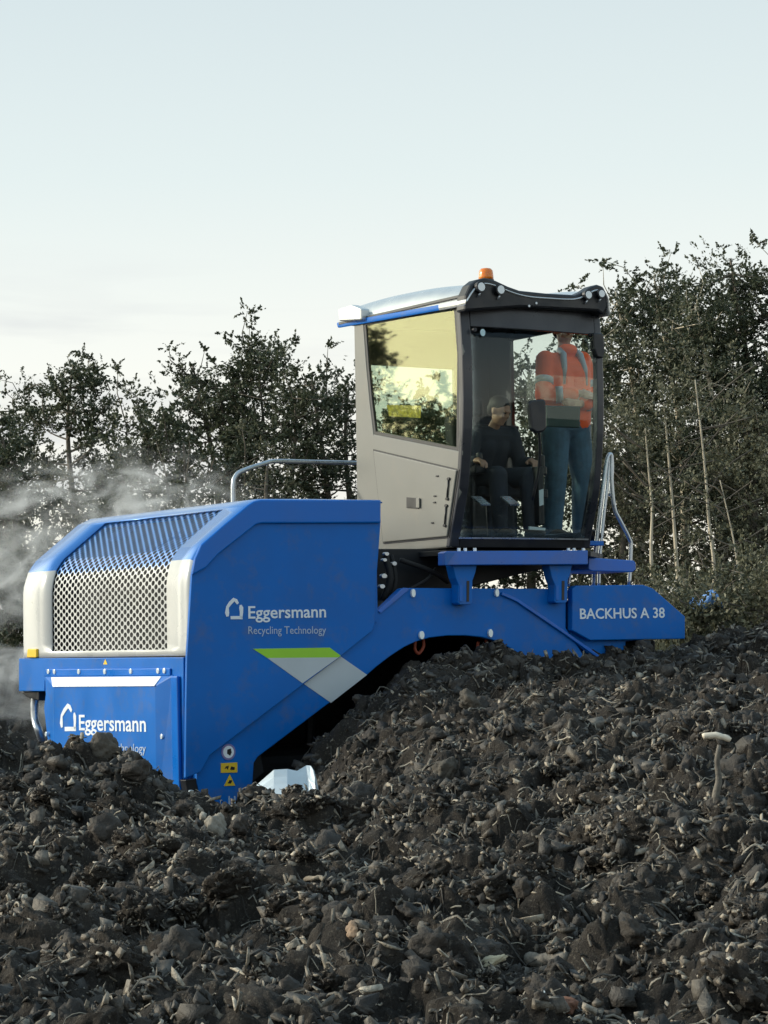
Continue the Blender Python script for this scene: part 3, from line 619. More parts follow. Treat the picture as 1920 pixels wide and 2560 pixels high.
# raised hatch with bevelled sides
def hatch():
    ya = -.022; yb = -.085
    o_ = [sd(*p, ya) for p in [(112, 1690), (432, 1688), (446, 2040), (128, 2040)]]
    i_ = [sd(*p, yb) for p in [(134, 1716), (388, 1714), (392, 2040), (136, 2040)]]
    vs = [(ya, *p) for p in o_] + [(yb, *p) for p in i_] + [(.034, *p) for p in o_]
    me = mesh('hatch', vs, [(4, 5, 6, 7), (0, 1, 5, 4), (1, 2, 6, 5), (3, 0, 4, 7), (0, 8, 9, 1), (1, 9, 10, 2), (3, 11, 8, 0)]); fixn(me)
    o = link('hatch', me, MT, M['blue']); bevel(o, .006); 
    st = [sd(*p, -.055) for p in [(131, 1692), (406, 1690), (388, 1714), (133, 1716)]]
    # white strip, lies on the slanted top face
    q0 = [(ya - .012, *sd(131, 1693, ya)), (ya - .012, *sd(406, 1691, ya)), (yb - .010, *sd(388, 1714.5, yb)), (yb - .010, *sd(134, 1716.5, yb))]
    q1 = [(p[0] + .003, p[1], p[2] - .003) for p in q0]
    me = mesh('white_strip', q0 + q1, [(0, 1, 2, 3), (7, 6, 5, 4), (0, 4, 5, 1), (1, 5, 6, 2), (2, 6, 7, 3), (3, 7, 4, 0)]); link('white_strip', me, o, M['wstrip'])
    return o
hatch_o = hatch()
prism('side_flange', Sd([(116, 1673), (427, 1671), (427, 1689), (112, 1691)], -.02), 'u', -.030, -.0125, M['blue_rim'], MT, .005)
for k, (x, y) in enumerate([(122, 1679), (137, 1679), (198, 1679), (263, 1679), (328, 1678), (396, 1677), (412, 1677)]):
    c = sd(x, y, -.03); disc('bolt', (*c, -.040), .022, 'u', .012, M['bolt'], MT, 10)
for (x, y) in [(414, 1841), (125, 1835)]:
    c = sd(x, y, -.03); disc('bolt', (*c, -.070), .020, 'u', .05, M['bolt'], MT, 10)
# vertical ribs right of the hatch
prism('corner_rib', Sd([(430, 1690), (446, 1690), (452, 1990), (436, 1990)], -.03), 'u', -.045, -.0125, M['blue_rim'], MT, .01)
# under the skirt at the rear: dark pulley housing and pale hose
tube('drain_hose', [(.06, *sd(92, 1735, .06)), (.05, *sd(86, 1760, .05)), (.05, *sd(88, 1800, .05)), (.05, *sd(96, 1825, .05)), (.1, *sd(105, 1850, .1))], .035, M['steel'], MT, 10, 5)
prism('rear_bracket', Sd([(58, 1728), (104, 1728), (104, 1752), (86, 1748), (72, 1742)], .05), 'u', .02, .4, M['black'], MT, .01)

# --- arch frame
arcpx = [(635, 1908), (645, 1892), (700, 1851), (800, 1775), (915, 1690), (940, 1668), (975, 1641), (1010, 1618), (1040, 1604), (1075, 1594), (1120, 1589), (1165, 1589), (1205, 1593), (1240, 1602), (1275, 1620), (1330, 1655), (1380, 1690), (1480, 1760)]
arch = F([(492, 1925), (492, 1952), (500, 1992), (520, 2050), (560, 2052), (592, 2000), (600, 1985), (632, 1960)] + arcpx + [(1500, 1700), (1415, 1570), (1415, 1472), (1010, 1470), (1003, 1472), (945, 1528), (900, 1540), (700, 1700), (500, 1858)], .03)
arch_o = prism('arch_frame', arch, 'v', .03, .10, M['blue'], MT, .008)
# tunnel walls behind the front plate, coloured dark for the shade in the arch
tun = F([(660, 1930)] + [(x + 6, y - 7) for x, y in arcpx[1:]], .10)
tb = tun + F([(1500, 1690), (1412, 1560), (1412, 1476), (1012, 1474), (950, 1532), (900, 1560), (640, 1760), (560, 1850), (500, 1900), (505, 1960), (525, 2044)], .10)
prism('tunnel_body', tb, 'v', .103, 1.75, M['dark'], MT, 0)
prism('tunnel_light_stop', [(.4, -.2), (3.9, -.2), (3.9, 2.0), (.4, 2.0)], 'v', 1.76, 1.80, M['rubber'], MT, 0)  # unseen sheet added to shut out light from the rear of the tunnel
# rotor drum
dr = F([(0, 0)])
c0 = np.array([.62, .95, .62]); geos = [tubegeo([(.62, .95, .62), (3.6, .95, .62)], .20, 20)]
for k in range(22):
    a = k * 1.1; x = .75 + k * .125; geos.append(tubegeo([(x, .95 + .18 * math.cos(a), .62 + .18 * math.sin(a)), (x + .04, .95 + .42 * math.cos(a), .62 + .42 * math.sin(a))], np.array([.03, .045]), 6))
multi('rotor', geos, M['dark'], MT)
# bevelled bright edge of the arch top left, seam line on right
prism('edge_flange', F([(948, 1528), (1004, 1474), (1012, 1469), (1030, 1471), (955, 1533)], .0), 'v', .015, .032, M['blue_deck'], MT, .004)
def strip(name, pts, w, fn, v0, v1, m, parent, bev=.002):
    q = [np.array(fn(*p)) for p in pts]; L = []; Rr = []
    for i in range(len(q)):
        d = q[min(i + 1, len(q) - 1)] - q[max(i - 1, 0)]; d /= np.linalg.norm(d); n_ = np.array([-d[1], d[0]]) * w; L.append(tuple(q[i] + n_)); Rr.append(tuple(q[i] - n_))
    return prism(name, L + Rr[::-1], 'v', v0, v1, m, parent, bev)
strip('weld_flange', [(1253, 1484), (1290, 1500), (1415, 1585), (1495, 1642)], .014, lambda x, y: fr(x, y, .02), .005, .0295, M['blue_deck'], MT, .006)
for (x, y, rx, ry) in [(1032, 1483, .020, .034), (1241, 1482, .020, .034), (1053, 1588, .024, .034), (1225, 1583, .022, .034)]:
    c = fr(x, y, .02); disc('bolt', (c[0], c[1], .006), rx, 'v', .023, M['bolt'], MT, 14, ry)
for x in (1050, 1207):
    pts = [(fr(x + 8, 1598, .2)[0], .2, fr(x + 8, 1598, .2)[1]), (fr(x + 8, 1618, .2)[0], .2, fr(x + 8, 1618, .2)[1]), (fr(x - 4, 1634, .2)[0], .2, fr(x - 4, 1634, .2)[1]), (fr(x - 13, 1622, .2)[0], .2, fr(x - 13, 1622, .2)[1]), (fr(x - 12, 1604, .2)[0], .2, fr(x - 12, 1604, .2)[1])]
    tube('lifting_hook', pts, .014, M['orange_hook'], MT, 8, 5)
# lower foot: gap block
prism('foot_socket', F([(462, 1950), (498, 1944), (496, 1985), (505, 2010), (470, 2000)], .05), 'v', .04, .3, M['black'], MT, .006)
c = fr(479, 1978, .02); disc('bolt', (c[0], c[1], .02), .02, 'v', .02, M['bolt'], MT, 10, .01)
for x in (572, 586): strip('foot_slot', [(x, 1990), (x + 1, 2022)], .006, lambda a, b: fr(a, b, .03), .024, .0295, M['white2'], MT, 0)

# --- decals
arrow = prism('lime_stripe', F([(632, 1622), (824, 1619), (851, 1639), (846, 1643.5), (668, 1645)], -.012), 'v', -.0155, -.0125, M['green'], MT, 0)
prism('grey_arrow', F([(668, 1645), (846, 1643.5), (756, 1708)], -.012), 'v', -.0155, -.0125, M['grey'], MT, 0)
prism('grey_arrow', F([(851, 1641), (917, 1687), (827, 1757), (759, 1709.5)], .03), 'v', .0260, .0295, M['grey'], MT, 0)
fn0 = lambda x, y: fr(x, y, -.0145)
lettering('lettering', 'Eggersmann', (621, 1546), (815, 1543), 1515.5, fn0, -.0145, M['white'], front_panel, .012)
lettering('lettering', 'Recycling Technology', (621, 1585), (815, 1584), 1566, fn0, -.0145, M['white2'], front_panel, -.001)
def logo(tr, fn, off, m, parent, dirn, sc=1.0):
    geos, st = emblem('e', tr, fn, off, m, parent, dirn); k = sc
    st([(308, 315), (303, 285), (306, 235), (330, 200), (362, 168), (380, 178), (397, 205)], [.010 * k, .018 * k, .012 * k, .014 * k, .014 * k, .014 * k, .010 * k])
    st([(420, 215), (425, 240), (427, 280), (424, 322), (423, 326)], [.008 * k, .018 * k, .014 * k, .012 * k, .012 * k])
    st([(334, 326), (360, 325), (436, 325)], [.012 * k, .012 * k, .012 * k])
    o = multi('emblem', geos, m, parent); return o
logo(lambda x, y: (480 + x / 3.456, 1450 + y / 3.456), fn0, -.0145, M['white'], front_panel, 1)
fs0 = lambda x, y: sd(x, y, -.0875)
lettering('lettering', 'Eggersmann', (198, 1825), (365, 1829), 1787, fs0, -.0875, M['white'], hatch_o, .012, 2)
lettering('lettering', 'Recycling Technology', (198, 1878), (365, 1882), 1857, fs0, -.0875, M['white2'], hatch_o, 0, 2)
logo(lambda x, y: (155 + (x - 308) * (190 - 155) / (436 - 308) , 1758 + (y - 150) * (1826 - 1758) / (335 - 150)), fs0, -.0875, M['white'], hatch_o, 2, 1.45)
# warning stickers
c = fr(572, 1880, .02); st_ = disc('warning_sticker', (c[0], c[1], .024), .062, 'v', .0055, mat('purple_ring', (.22, .20, .42), .5), MT, 28); disc('symbol', (c[0], c[1], .0225), .047, 'v', .0012, M['white'], st_, 24)
prism('symbol', [(c[0] - .012, c[1] + .018), (c[0] + .018, c[1] + .026), (c[0] + .026, c[1] - .004), (c[0] + .012, c[1] - .028), (c[0] - .014, c[1] - .012)], 'v', .0208, .0222, M['ink'], st_, 0)
st_ = prism('warning_sticker', F([(552, 1908), (593, 1906), (593, 1931), (552, 1932)], .028), 'v', .025, .0295, M['yellow'], MT, 0)
prism('symbol', F([(561, 1923), (565, 1916), (572, 1914), (570, 1925), (566, 1920)], .024), 'v', .0232, .0245, M['ink'], st_, 0)
prism('symbol', F([(575, 1924), (578, 1916), (587, 1918), (586, 1925)], .024), 'v', .0232, .0245, M['ink'], st_, 0)
st_ = prism('warning_sticker', F([(574, 1936), (588, 1964), (560, 1965)], .028), 'v', .025, .0295, M['yellow'], MT, 0)
prism('symbol', F([(569, 1958), (574, 1950), (581, 1951), (577, 1959)], .024), 'v', .0232, .0245, M['ink'], st_, 0)
prism('warning_sticker', Sd([(263, 1648), (268, 1661), (258, 1661)], -.015), 'u', -.0145, -.0125, M['yellow'], MT, 0)
mk = prism('marker_lamp', Sd([(68, 1622), (90, 1622), (90, 1644), (66, 1644)], -.03), 'u', -.03, -.002, M['yellow'], MT, .008)

# --- right hand panel with its writing
bk = F([(1431, 1472), (1440, 1464), (1608, 1462), (1633, 1471), (1713, 1541), (1713, 1597), (1476, 1601), (1431, 1576)], -.02)
rp = prism('right_panel', bk, 'v', -.02, .05, M['blue'], MT, .008)
def bk_txt():
    fn = lambda x, y: fr(x, y, -.0225)
    lettering('lettering', 'BACKHUS A 38', (1450, 1547), (1662, 1544), 1521, fn, -.0225, M['white'], rp, .014)
bk_txt()
prism('right_body', F([(1422, 1500), (1700, 1545), (1700, 1590), (1560, 1604), (1556, 1650), (1500, 1660), (1422, 1600)], .08), 'v', .055, 1.9, M['blue'], MT, .006)
prism('right_track_box', [(3.75, .2), (4.7, .2), (4.8, 1.62), (3.75, 1.62)], 'v', .35, 2.7, M['dark'], MT, .02)

# --- platform under the cab
deck = prism('platform_beam', F([(1112, 1381), (1118, 1378), (1470, 1376), (1470, 1411), (1112, 1413)], -.14), 'v', -.14, -.04, M['blue_deck'], MT, .006)
prism('platform_deck', [(2.33, -.039), (3.80, -.039), (4.35, .5), (4.35, .75), (3.9, 1.7), (2.3, 1.7)], 'z', 2.33, 2.375, M['dark'], MT, .004)
prism('step_plate', [(3.97, .62), (4.46, .62), (4.46, 1.25), (3.97, 1.25)], 'z', 2.455, 2.495, M['blue'], MT, .006)
prism('side_step', F([(1472, 1394), (1584, 1401), (1590, 1407), (1590, 1424), (1582, 1430), (1480, 1428), (1472, 1424)], .2), 'v', .2, .75, M['blue_deck'], MT, .008)
tri = prism('gusset', F([(1112, 1381), (1137, 1381), (1117, 1412), (1112, 1412)], -.142), 'v', -.146, -.1405, M['blue'], MT, 0)
for (x0, x1, yb) in ((1143, 1178, 1512), (1384, 1416, 1508)):
    prism('support_bracket', F([(x0 - 14, 1413), (x1 + 12, 1413), (x1 + 8, 1432), (x1 + 1, 1452), (x1, yb - 4), (x1 - 5, yb), (x0 + 4, yb), (x0, yb - 5), (x0 + 1, 1462), (x0 - 6, 1446)], -.06), 'v', -.075, .0295, M['blue'], MT, .006)
    prism('support_slot', F([(x0 + 6, 1464), (x0 + 13, 1464), (x0 + 13, yb - 8), (x0 + 6, yb - 8)], -.08), 'v', -.082, -.0755, M['blue_rim'], MT, .002)
    prism('support_slot', F([(x1 - 11, 1452), (x1 - 4, 1452), (x1 - 5, yb - 8), (x1 - 11, yb - 8)], -.08), 'v', -.079, -.0755, M['black'], MT, .001)
for x in (1147, 1163, 1187, 1421, 1435, 1458):
    c = fr(x, 1375, -.09); link_ = multi('bolt', [tubegeo([(c[0], -.09, c[1] - .01), (c[0], -.09, c[1] + .016)], .014, 8)], M['bolt'], MT)
# dark machinery between the tower and the arch
prism('cab_mount', F([(940, 1372), (1110, 1372), (1400, 1400), (1395, 1418), (1330, 1428), (1180, 1466), (1000, 1490), (940, 1540)], .35), 'v', .35, 1.5, M['dark'], MT, .01)
geos = []
for k, (a, b, r) in enumerate([((962, 1392), (958, 1500), .03), ((978, 1388), (968, 1520), .018), ((1000, 1400), (1120, 1455), .02), ((1090, 1420), (1010, 1480), .014)]):
    geos.append(tubegeo(smoothpath([(fr(*a, .2)[0], .2, fr(*a, .2)[1]), ((fr(*a, .2)[0] + fr(*b, .2)[0]) / 2 + .03, .15, (fr(*a, .2)[1] + fr(*b, .2)[1]) / 2), (fr(*b, .2)[0], .2, fr(*b, .2)[1])], 4), r, 8))
multi('hydraulic_hose', geos, M['rubber'], MT, True)
for (x, y, r) in [(966, 1385, .022), (985, 1409, .024), (961, 1400, .02), (960, 1440, .028), (955, 1466, .026)]:
    c = fr(x, y, .16); disc('hose_fitting', (c[0], c[1], .15), r, 'v', .04, M['steel'], MT, 10, r * .7)

# ================================================================== CAB
uc = 2.513; Wc = 1.44; ur = uc + Wc
cprof = [(2.405, .171), (2.53, .137), (2.69, .078), (2.85, .023), (3.01, -.010), (3.17, -.034), (3.38, -.058), (3.59, -.071), (3.80, -.073), (4.02, -.069), (4.19, -.056), (4.36, -.040), (4.44, -.03)]
CPz = np.array([c[0] for c in cprof]); CPv = np.array([c[1] for c in cprof])
def cv(z, u=None):
    b = 0 if u is None else -.045 * (1 - ((u - uc - Wc / 2) / (Wc / 2)) ** 2)
    return float(np.interp(z, CPz, CPv)) + b
OV = [(1.577, 4.46), (-.03, 4.43), (-.071, 3.99), (-.034, 3.17), (.023, 2.85), (.137, 2.53), (.171, 2.405), (1.58, 2.405), (1.575, 3.5), (1.576, 4.0)]
IV = [(1.428, 4.37), (.022, 4.385), (-.018, 3.99), (.018, 3.185), (.018, 3.185), (.018, 3.185), (.018, 3.185), (1.301, 3.43), (1.32, 3.52), (1.385, 4.02)]
# window outline from the photograph (rear-top, front-top, front-mid, front-bottom, rear-bottom ...)
wv = Sd([(908, 806), (1140, 762), (1149, 881), (1147, 1128), (934, 1086), (925, 1010), (916, 917)], uc)
IV = [wv[0], wv[1], wv[2], wv[3], wv[3], wv[3], wv[3], wv[4], wv[5], wv[6]]
cab = ring('cab', OV, IV, 'u', uc, uc + .045, M['beige'], MT, .006)
def shrink(pts, k):
    c = np.mean(np.array(pts), axis=0); return [tuple(c + (np.array(p) - c) * k) for p in pts]
w2 = shrink(wv, .945)
wf = ring('side_window', [tuple(p) for p in wv], w2, 'u', uc + .004, uc + .03, M['black'], cab, .003)
prism('pane', shrink(wv, .95), 'u', uc + .012, uc + .018, M['glass_left'], cab, 0)
# right side wall (glazed door)
OR = [(1.577, 4.44), (-.03, 4.43), (-.071, 3.99), (-.034, 3.17), (.137, 2.53), (.171, 2.405), (1.58, 2.405), (1.577, 3.4)]
IR = [(1.20, 4.30), (.05, 4.30), (.01, 3.99), (.045, 3.17), (.22, 2.60), (.24, 2.55), (1.20, 2.55), (1.20, 3.4)]
ring('door_frame', OR, IR, 'u', ur - .045, ur, M['char'], cab, .006)
prism('door_pane', IR, 'u', ur - .025, ur - .019, M['glass_side'], cab, 0)
# back wall with window
ring('rear_wall', [(uc + .045, 2.405), (ur - .045, 2.405), (ur - .045, 4.44), (uc + .045, 4.44)], [(uc + .10, 3.22), (uc + 1.02, 3.22), (uc + 1.02, 4.06), (uc + .10, 4.06)], 'v', 1.53, 1.57, M['char'], cab, .004)
prism('rear_pane', [(uc + .10, 3.22), (uc + 1.02, 3.22), (uc + 1.02, 4.06), (uc + .10, 4.06)], 'v', 1.545, 1.551, M['glass_side'], cab, 0)
prism('floor_plate', [(uc + .045, .19), (ur - .045, .19), (ur - .045, 1.53), (uc + .045, 1.53)], 'z', 2.41, 2.47, M['rubber'], cab, 0)
prism('headliner', [(uc + .045, -.02), (ur - .045, -.02), (ur - .045, 1.53), (uc + .045, 1.53)], 'z', 4.39, 4.42, M['char'], cab, 0)
# front frame: pillars, sill, header as lofted pieces
def loft(name, u0, u1, z0, z1, m, th=.05, nu=6, off=0., parent=cab):
    zs = np.linspace(z0, z1, 18); us = np.linspace(u0, u1, nu + 1); vs = []
    for z in zs:
        for u in us: vs.append((u, cv(z, u) + off, z))
    n = len(us); k = len(vs); vs += [(x, y + th, z) for x, y, z in vs]
    fs = []
    for i in range(len(zs) - 1):
        for j in range(n - 1):
            a = i * n + j; fs += [(a, a + 1, a + n + 1, a + n), (k + a, k + a + n, k + a + n + 1, k + a + 1)]
    for i in range(len(zs) - 1):
        a = i * n; fs += [(a, a + n, k + a + n, k + a)]; a = i * n + n - 1; fs += [(a, k + a, k + a + n, a + n)]
    for j in range(n - 1):
        fs += [(j, k + j, k + j + 1, j + 1)]; a = (len(zs) - 1) * n + j; fs += [(a, a + 1, k + a + 1, k + a)]
    me = mesh(name, vs, fs); fixn(me); return link(name, me, parent, m)
zt0, zt1 = 4.20, 4.44
o = loft('front_pillar', uc - .004, uc + .085, 2.405, 4.44, M['char'], .06, 3); bevel(o, .012)
o = loft('front_pillar', ur - .075, ur + .004, 2.405, 4.44, M['char'], .06, 3); bevel(o, .012)
o = loft('front_header', uc + .0855, ur - .0755, zt0, zt1, M['char'], .05); bevel(o, .006)
o = loft('front_sill', uc + .0855, ur - .0755, 2.405, 2.49, M['black'], .06); bevel(o, .006)
loft('sill_trim', uc + .06, ur - .04, 2.475, 2.487, M['steel'], .012, off=-.016)
o = loft('windscreen', uc + .0855, ur - .0755, 2.491, zt0 - .002, M['glass'], .006, 10, .004); smooth(o)
# seal dots / fixings
for (x, y) in [(1184, 825), (1474, 838)]:
    c = fr(x, y, -.10); disc('glass_fixing', (c[0], c[1], -.125), .018, 'v', .03, M['black'], cab, 12)
c = fr(1204, 832, -.10); disc('round_sticker', (c[0], c[1], -.118), .026, 'v', .002, mat('pale_sticker', (.55, .75, .80), .5), cab, 18, .030)
# lower service door on side
dv = Sd([(938, 1127), (1146, 1176), (1122, 1341), (962, 1356)], uc)
dd = prism('service_door', dv, 'u', uc - .022, uc - .001, M['beige'], cab, .008)
ring('door_seal', shrink(dv, 1.035), shrink(dv, 1.0), 'u', uc - .008, uc - .0005, M['black'], cab, 0)
hd = Sd([(1023, 1243), (1052, 1245), (1053, 1272), (1023, 1270)], uc)
prism('handle', hd, 'u', uc - .030, uc - .0225, M['black'], dd, .003)
prism('handle', Sd([(1042, 1245), (1050, 1245), (1050, 1270), (1042, 1269)], uc - .03), 'u', uc - .040, uc - .0305, M['beige'], dd, .003)
for a, b in (((1121, 1197), (1117, 1247)), ((1115, 1264), (1111, 1314))):
    q = [sd(*a, uc - .03), sd(*b, uc - .03)]; tube('hinge', [(uc - .03, *q[0]), (uc - .03, *q[1])], .007, M['black'], dd, 8)
    for p in q: disc('hinge', (p[0], p[1], uc - .036), .020, 'u', .0125, M['black'], dd, 10, .013)
for (x, y) in [(1093, 1190), (1087, 1240), (1086, 1256), (1081, 1307)]:
    c = sd(x, y, uc - .025); disc('hinge', (c[0], c[1], uc - .030), .022, 'u', .0075, M['black'], dd, 8, .008)
# yellow warning label seen on the glass
yl = prism('warning_sticker', Sd([(962, 1012), (1048, 1014), (1046, 1045), (968, 1040)], uc), 'u', uc + .0185, uc + .021, mat('yellow_label', (.50, .36, .03), .5, var=.6, vscale=26), cab, 0)

# roof ---------------------------------------------------------------
vtop = [fr(x, y, -.17) for x, y in [(1163, 742), (1170, 722), (1186, 700), (1200, 692), (1213, 689), (1240, 696), (1270, 710), (1300, 720), (1330, 725), (1365, 727), (1405, 730), (1440, 731), (1462, 720), (1478, 710), (1492, 706), (1506, 709), (1517, 722), (1521, 742)]]
vt = np.array(vtop)
rv = np.array([-.19, -.15, 0, .2, .45, .7, .95, 1.2, 1.45, 1.65, 1.78, 1.84])
side_top = Sd([(1185, 690), (1120, 688), (1050, 700), (960, 722), (890, 750), (845, 768)], uc + .15)
stv = np.array([p[0] for p in side_top])[::1]; stz = np.array([p[1] for p in side_top]); od = np.argsort(stv)
def roof():
    zf = vt[:, 1].max(); vs = []; fs = []; nU = len(vt); mi = []
    for v in rv:
        zt = float(np.interp(v, stv[od], stz[od])); zl = 4.415 + .03 * max(0, v) ; hh = max(.06, zt - zl); w = 1.0 - .02 * v
        if v == rv[0]: zt -= .01
        rim_ = []
        for u, z in vt:
            k = (z - vt[0, 1] * .5 - vt[-1, 1] * .5) / (zf - vt[0, 1]); k = max(-.2, k); uu = (u - vt[:, 0].mean()) * w + vt[:, 0].mean()
            fade = 1.0 if v < .3 else max(.55, 1 - .3 * (v - .3))
            rim_.append((uu, v, zl + hh * (fade * k + (1 - fade) * min(1, max(k, .75)) if 2 < vt.tolist().index([u, z]) < nU - 3 else k)))
        rim_ = [(rim_[0][0] - .01, v, zl - .065), (rim_[0][0] - .005, v, zl + .005)] + rim_ + [(rim_[-1][0] + .005, v, zl + .005), (rim_[-1][0] + .01, v, zl - .065)]
        vs += rim_
    n = nU + 4
    for i in range(len(rv) - 1):
        for j in range(n - 1):
            fs.append((i * n + j, i * n + j + 1, (i + 1) * n + j + 1, (i + 1) * n + j)); mi.append(1 if (j == 0 or j == n - 2) and i > 2 else 0)
    o = link('roof', mesh('roof', vs, fs), cab, [M['silver'], M['blue']]); o.data.polygons.foreach_set('material_index', mi)
    fixn(o.data); smooth(o); s = o.modifiers.new('s', 'SOLIDIFY'); s.thickness = .02; s.offset = -1
    b = o.modifiers.new('ss', 'SUBSURF'); b.levels = 2; b.render_levels = 2
    return o
roof_o = roof()
prism('roof_underside', [(uc - .02, -.12), (ur + .02, -.12), (ur + .02, 1.80), (uc - .02, 1.80)], 'z', 4.43, 4.455, M['char'], cab, .004)
c_ = Sd([(846, 773), (880, 762), (905, 772), (905, 800), (880, 802), (850, 803)], uc - .06)
prism('roof_tail', c_, 'u', uc - .07, uc + .02, M['silver'], cab, .012)
visor = prism('visor', [tuple(p) for p in (np.array(F([(1161, 778), (1164, 738), (1176, 712), (1192, 699), (1213, 694), (1240, 701), (1272, 716), (1300, 726), (1365, 733), (1440, 737), (1464, 726), (1480, 715), (1494, 711), (1508, 716), (1518, 735), (1519, 768), (1508, 788), (1494, 778), (1300, 768)], -.17)))], 'v', -.175, -.04, M['black'], cab, .02)
def lamp(x, y, r):
    c = fr(x, y, -.19); o = disc('work_lamp', (c[0], c[1], -.215), r, 'v', .04, M['black'], cab, 18, r * 1.05); disc('lens', (c[0], c[1], -.2185), r * .78, 'v', .003, M['lens'], o, 16)
    tube('bracket', [(c[0], -.20, c[1] - r * .9), (c[0] - .012, -.19, c[1] - r * 1.7)], .009, M['steel'], o, 6)
for x, y, r in [(1199, 718, .046), (1248, 725, .045), (1467, 738, .042), (1500, 735, .040)]: lamp(x, y, r)
for x, y in [(1323, 765), (1341, 758)]:
    c = fr(x, y, -.18); disc('fixing', (c[0], c[1], -.182), .012, 'v', .006, M['steel'], cab, 8)
# beacon
cu, cz_ = fr(1215, 688, .05); geos = []
zz = np.array([0, .02, .05, .075, .09, .096]); rr = np.array([.062, .062, .060, .056, .042, .012])
bz = roof_z = 4.60
bb = fr(1215, 690, .05); o = tube('beacon', [(bb[0], .05, bb[1] - .03 + z) for z in zz * 1.0], rr, M['amber'], cab, 20); b = disc('beacon_base', (bb[0], .05, bb[1] - .06), .066, 'z', .03, M['black'], o, 18)
# mirrors
def slab(name, pts, v, th, m, parent, bev=.02): return prism(name, F(pts, v), 'v', v, v + th, m, parent, bev)
mo = slab('mirror', [(1322, 1008), (1328, 1000), (1360, 997), (1366, 1003), (1368, 1070), (1360, 1080), (1342, 1082), (1330, 1074)], -.30, .05, M['black'], cab)
tube('mirror_arm', [(fr(1345, 1035, -.27)[0], -.24, fr(1345, 1035, -.27)[1]), (fr(1348, 1090, -.2)[0], -.2, fr(1348, 1090, -.2)[1]), (fr(1346, 1160, -.12)[0], -.13, fr(1346, 1160, -.12)[1]), (fr(1335, 1250, -.06)[0], -.04, fr(1335, 1250, -.06)[1])], .012, M['black'], mo, 8, 5)
mo = slab('mirror', [(1484, 832), (1505, 832), (1510, 838), (1513, 880), (1508, 896), (1494, 893), (1486, 872)], -.16, .06, M['black'], cab, .012)
# interior -------------------------------------------------------------
def place(px, py, v): q = fr(px, py, v); return np.array([q[0], v, q[1]])
seatc = place(1245, 1200, .85)
def bm_rbox(c, s, rx=0): 
    x, y, z = s; vs = [(a * x / 2, b * y / 2, d * z / 2) for a in (-1, 1) for b in (-1, 1) for d in (-1, 1)]; cc, ss = math.cos(rx), math.sin(rx)
    vs = [(p[0] + c[0], p[1] * cc - p[2] * ss + c[1], p[1] * ss + p[2] * cc + c[2]) for p in vs]
    return vs, [(0, 1, 3, 2), (4, 6, 7, 5), (0, 4, 5, 1), (2, 3, 7, 6), (0, 2, 6, 4), (1, 5, 7, 3)]
su = seatc[0]
o = multi('driver_seat', [bm_rbox((su, .95, 2.93), (.50, .50, .14)), bm_rbox((su, 1.22, 3.28), (.48, .14, .66), -.12), bm_rbox((su, 1.27, 3.70), (.28, .10, .18), -.12), bm_rbox((su, .98, 2.67), (.30, .34, .38))], M['cloth'], cab); bevel(o, .035, 3)
o = multi('armrest', [bm_rbox((su - .33, .85, 3.10), (.10, .42, .08)), bm_rbox((su - .33, .66, 3.18), (.05, .05, .12))], M['black'], cab); bevel(o, .015)
o = multi('armrest', [bm_rbox((su + .33, .85, 3.10), (.10, .42, .08)), bm_rbox((su + .33, .66, 3.18), (.05, .05, .12))], M['black'], cab); bevel(o, .015)
for x_ in (1202, 1275): multi('foot_pedal', [bm_rbox((place(x_, 1252, .35)[0], .35, place(x_, 1252, .35)[2]), (.10, .16, .012), .5)], M['steel'], cab)
o = multi('dash_display', [bm_rbox(tuple(place(1345, 1240, .45)), (.06, .10, .50)), bm_rbox(tuple(place(1358, 1235, .38)), (.05, .08, .08))], M['black'], cab); bevel(o, .01)
prism('notice_paper', F([(1348, 1226), (1359, 1222), (1359, 1262), (1349, 1265)], .3), 'v', .30, .304, M['paper'], cab, 0)
prism('notice_paper', F([(1322, 1316), (1362, 1320), (1362, 1326), (1322, 1324)], .3), 'v', .29, .31, M['paper'], cab, 0)
prism('lower_console', F([(1180, 1180), (1215, 1180), (1225, 1345), (1182, 1345)], .8), 'v', .8, 1.1, M['black'], cab, .03)
prism('left_trim', Sd([(950, 1140), (1130, 1180), (1130, 1345), (960, 1360)], uc + .06), 'u', uc + .05, uc + .09, M['char'], cab, .01)
prism('control_board', F([(1366, 1013), (1452, 1016), (1450, 1070), (1368, 1066)], .22), 'v', .22, .26, M['green_board'], cab, .008)
prism('monitor', F([(1165, 1060), (1290, 1066), (1290, 1078), (1166, 1074)], 1.2), 'v', 1.15, 1.5, M['black'], cab, .01)

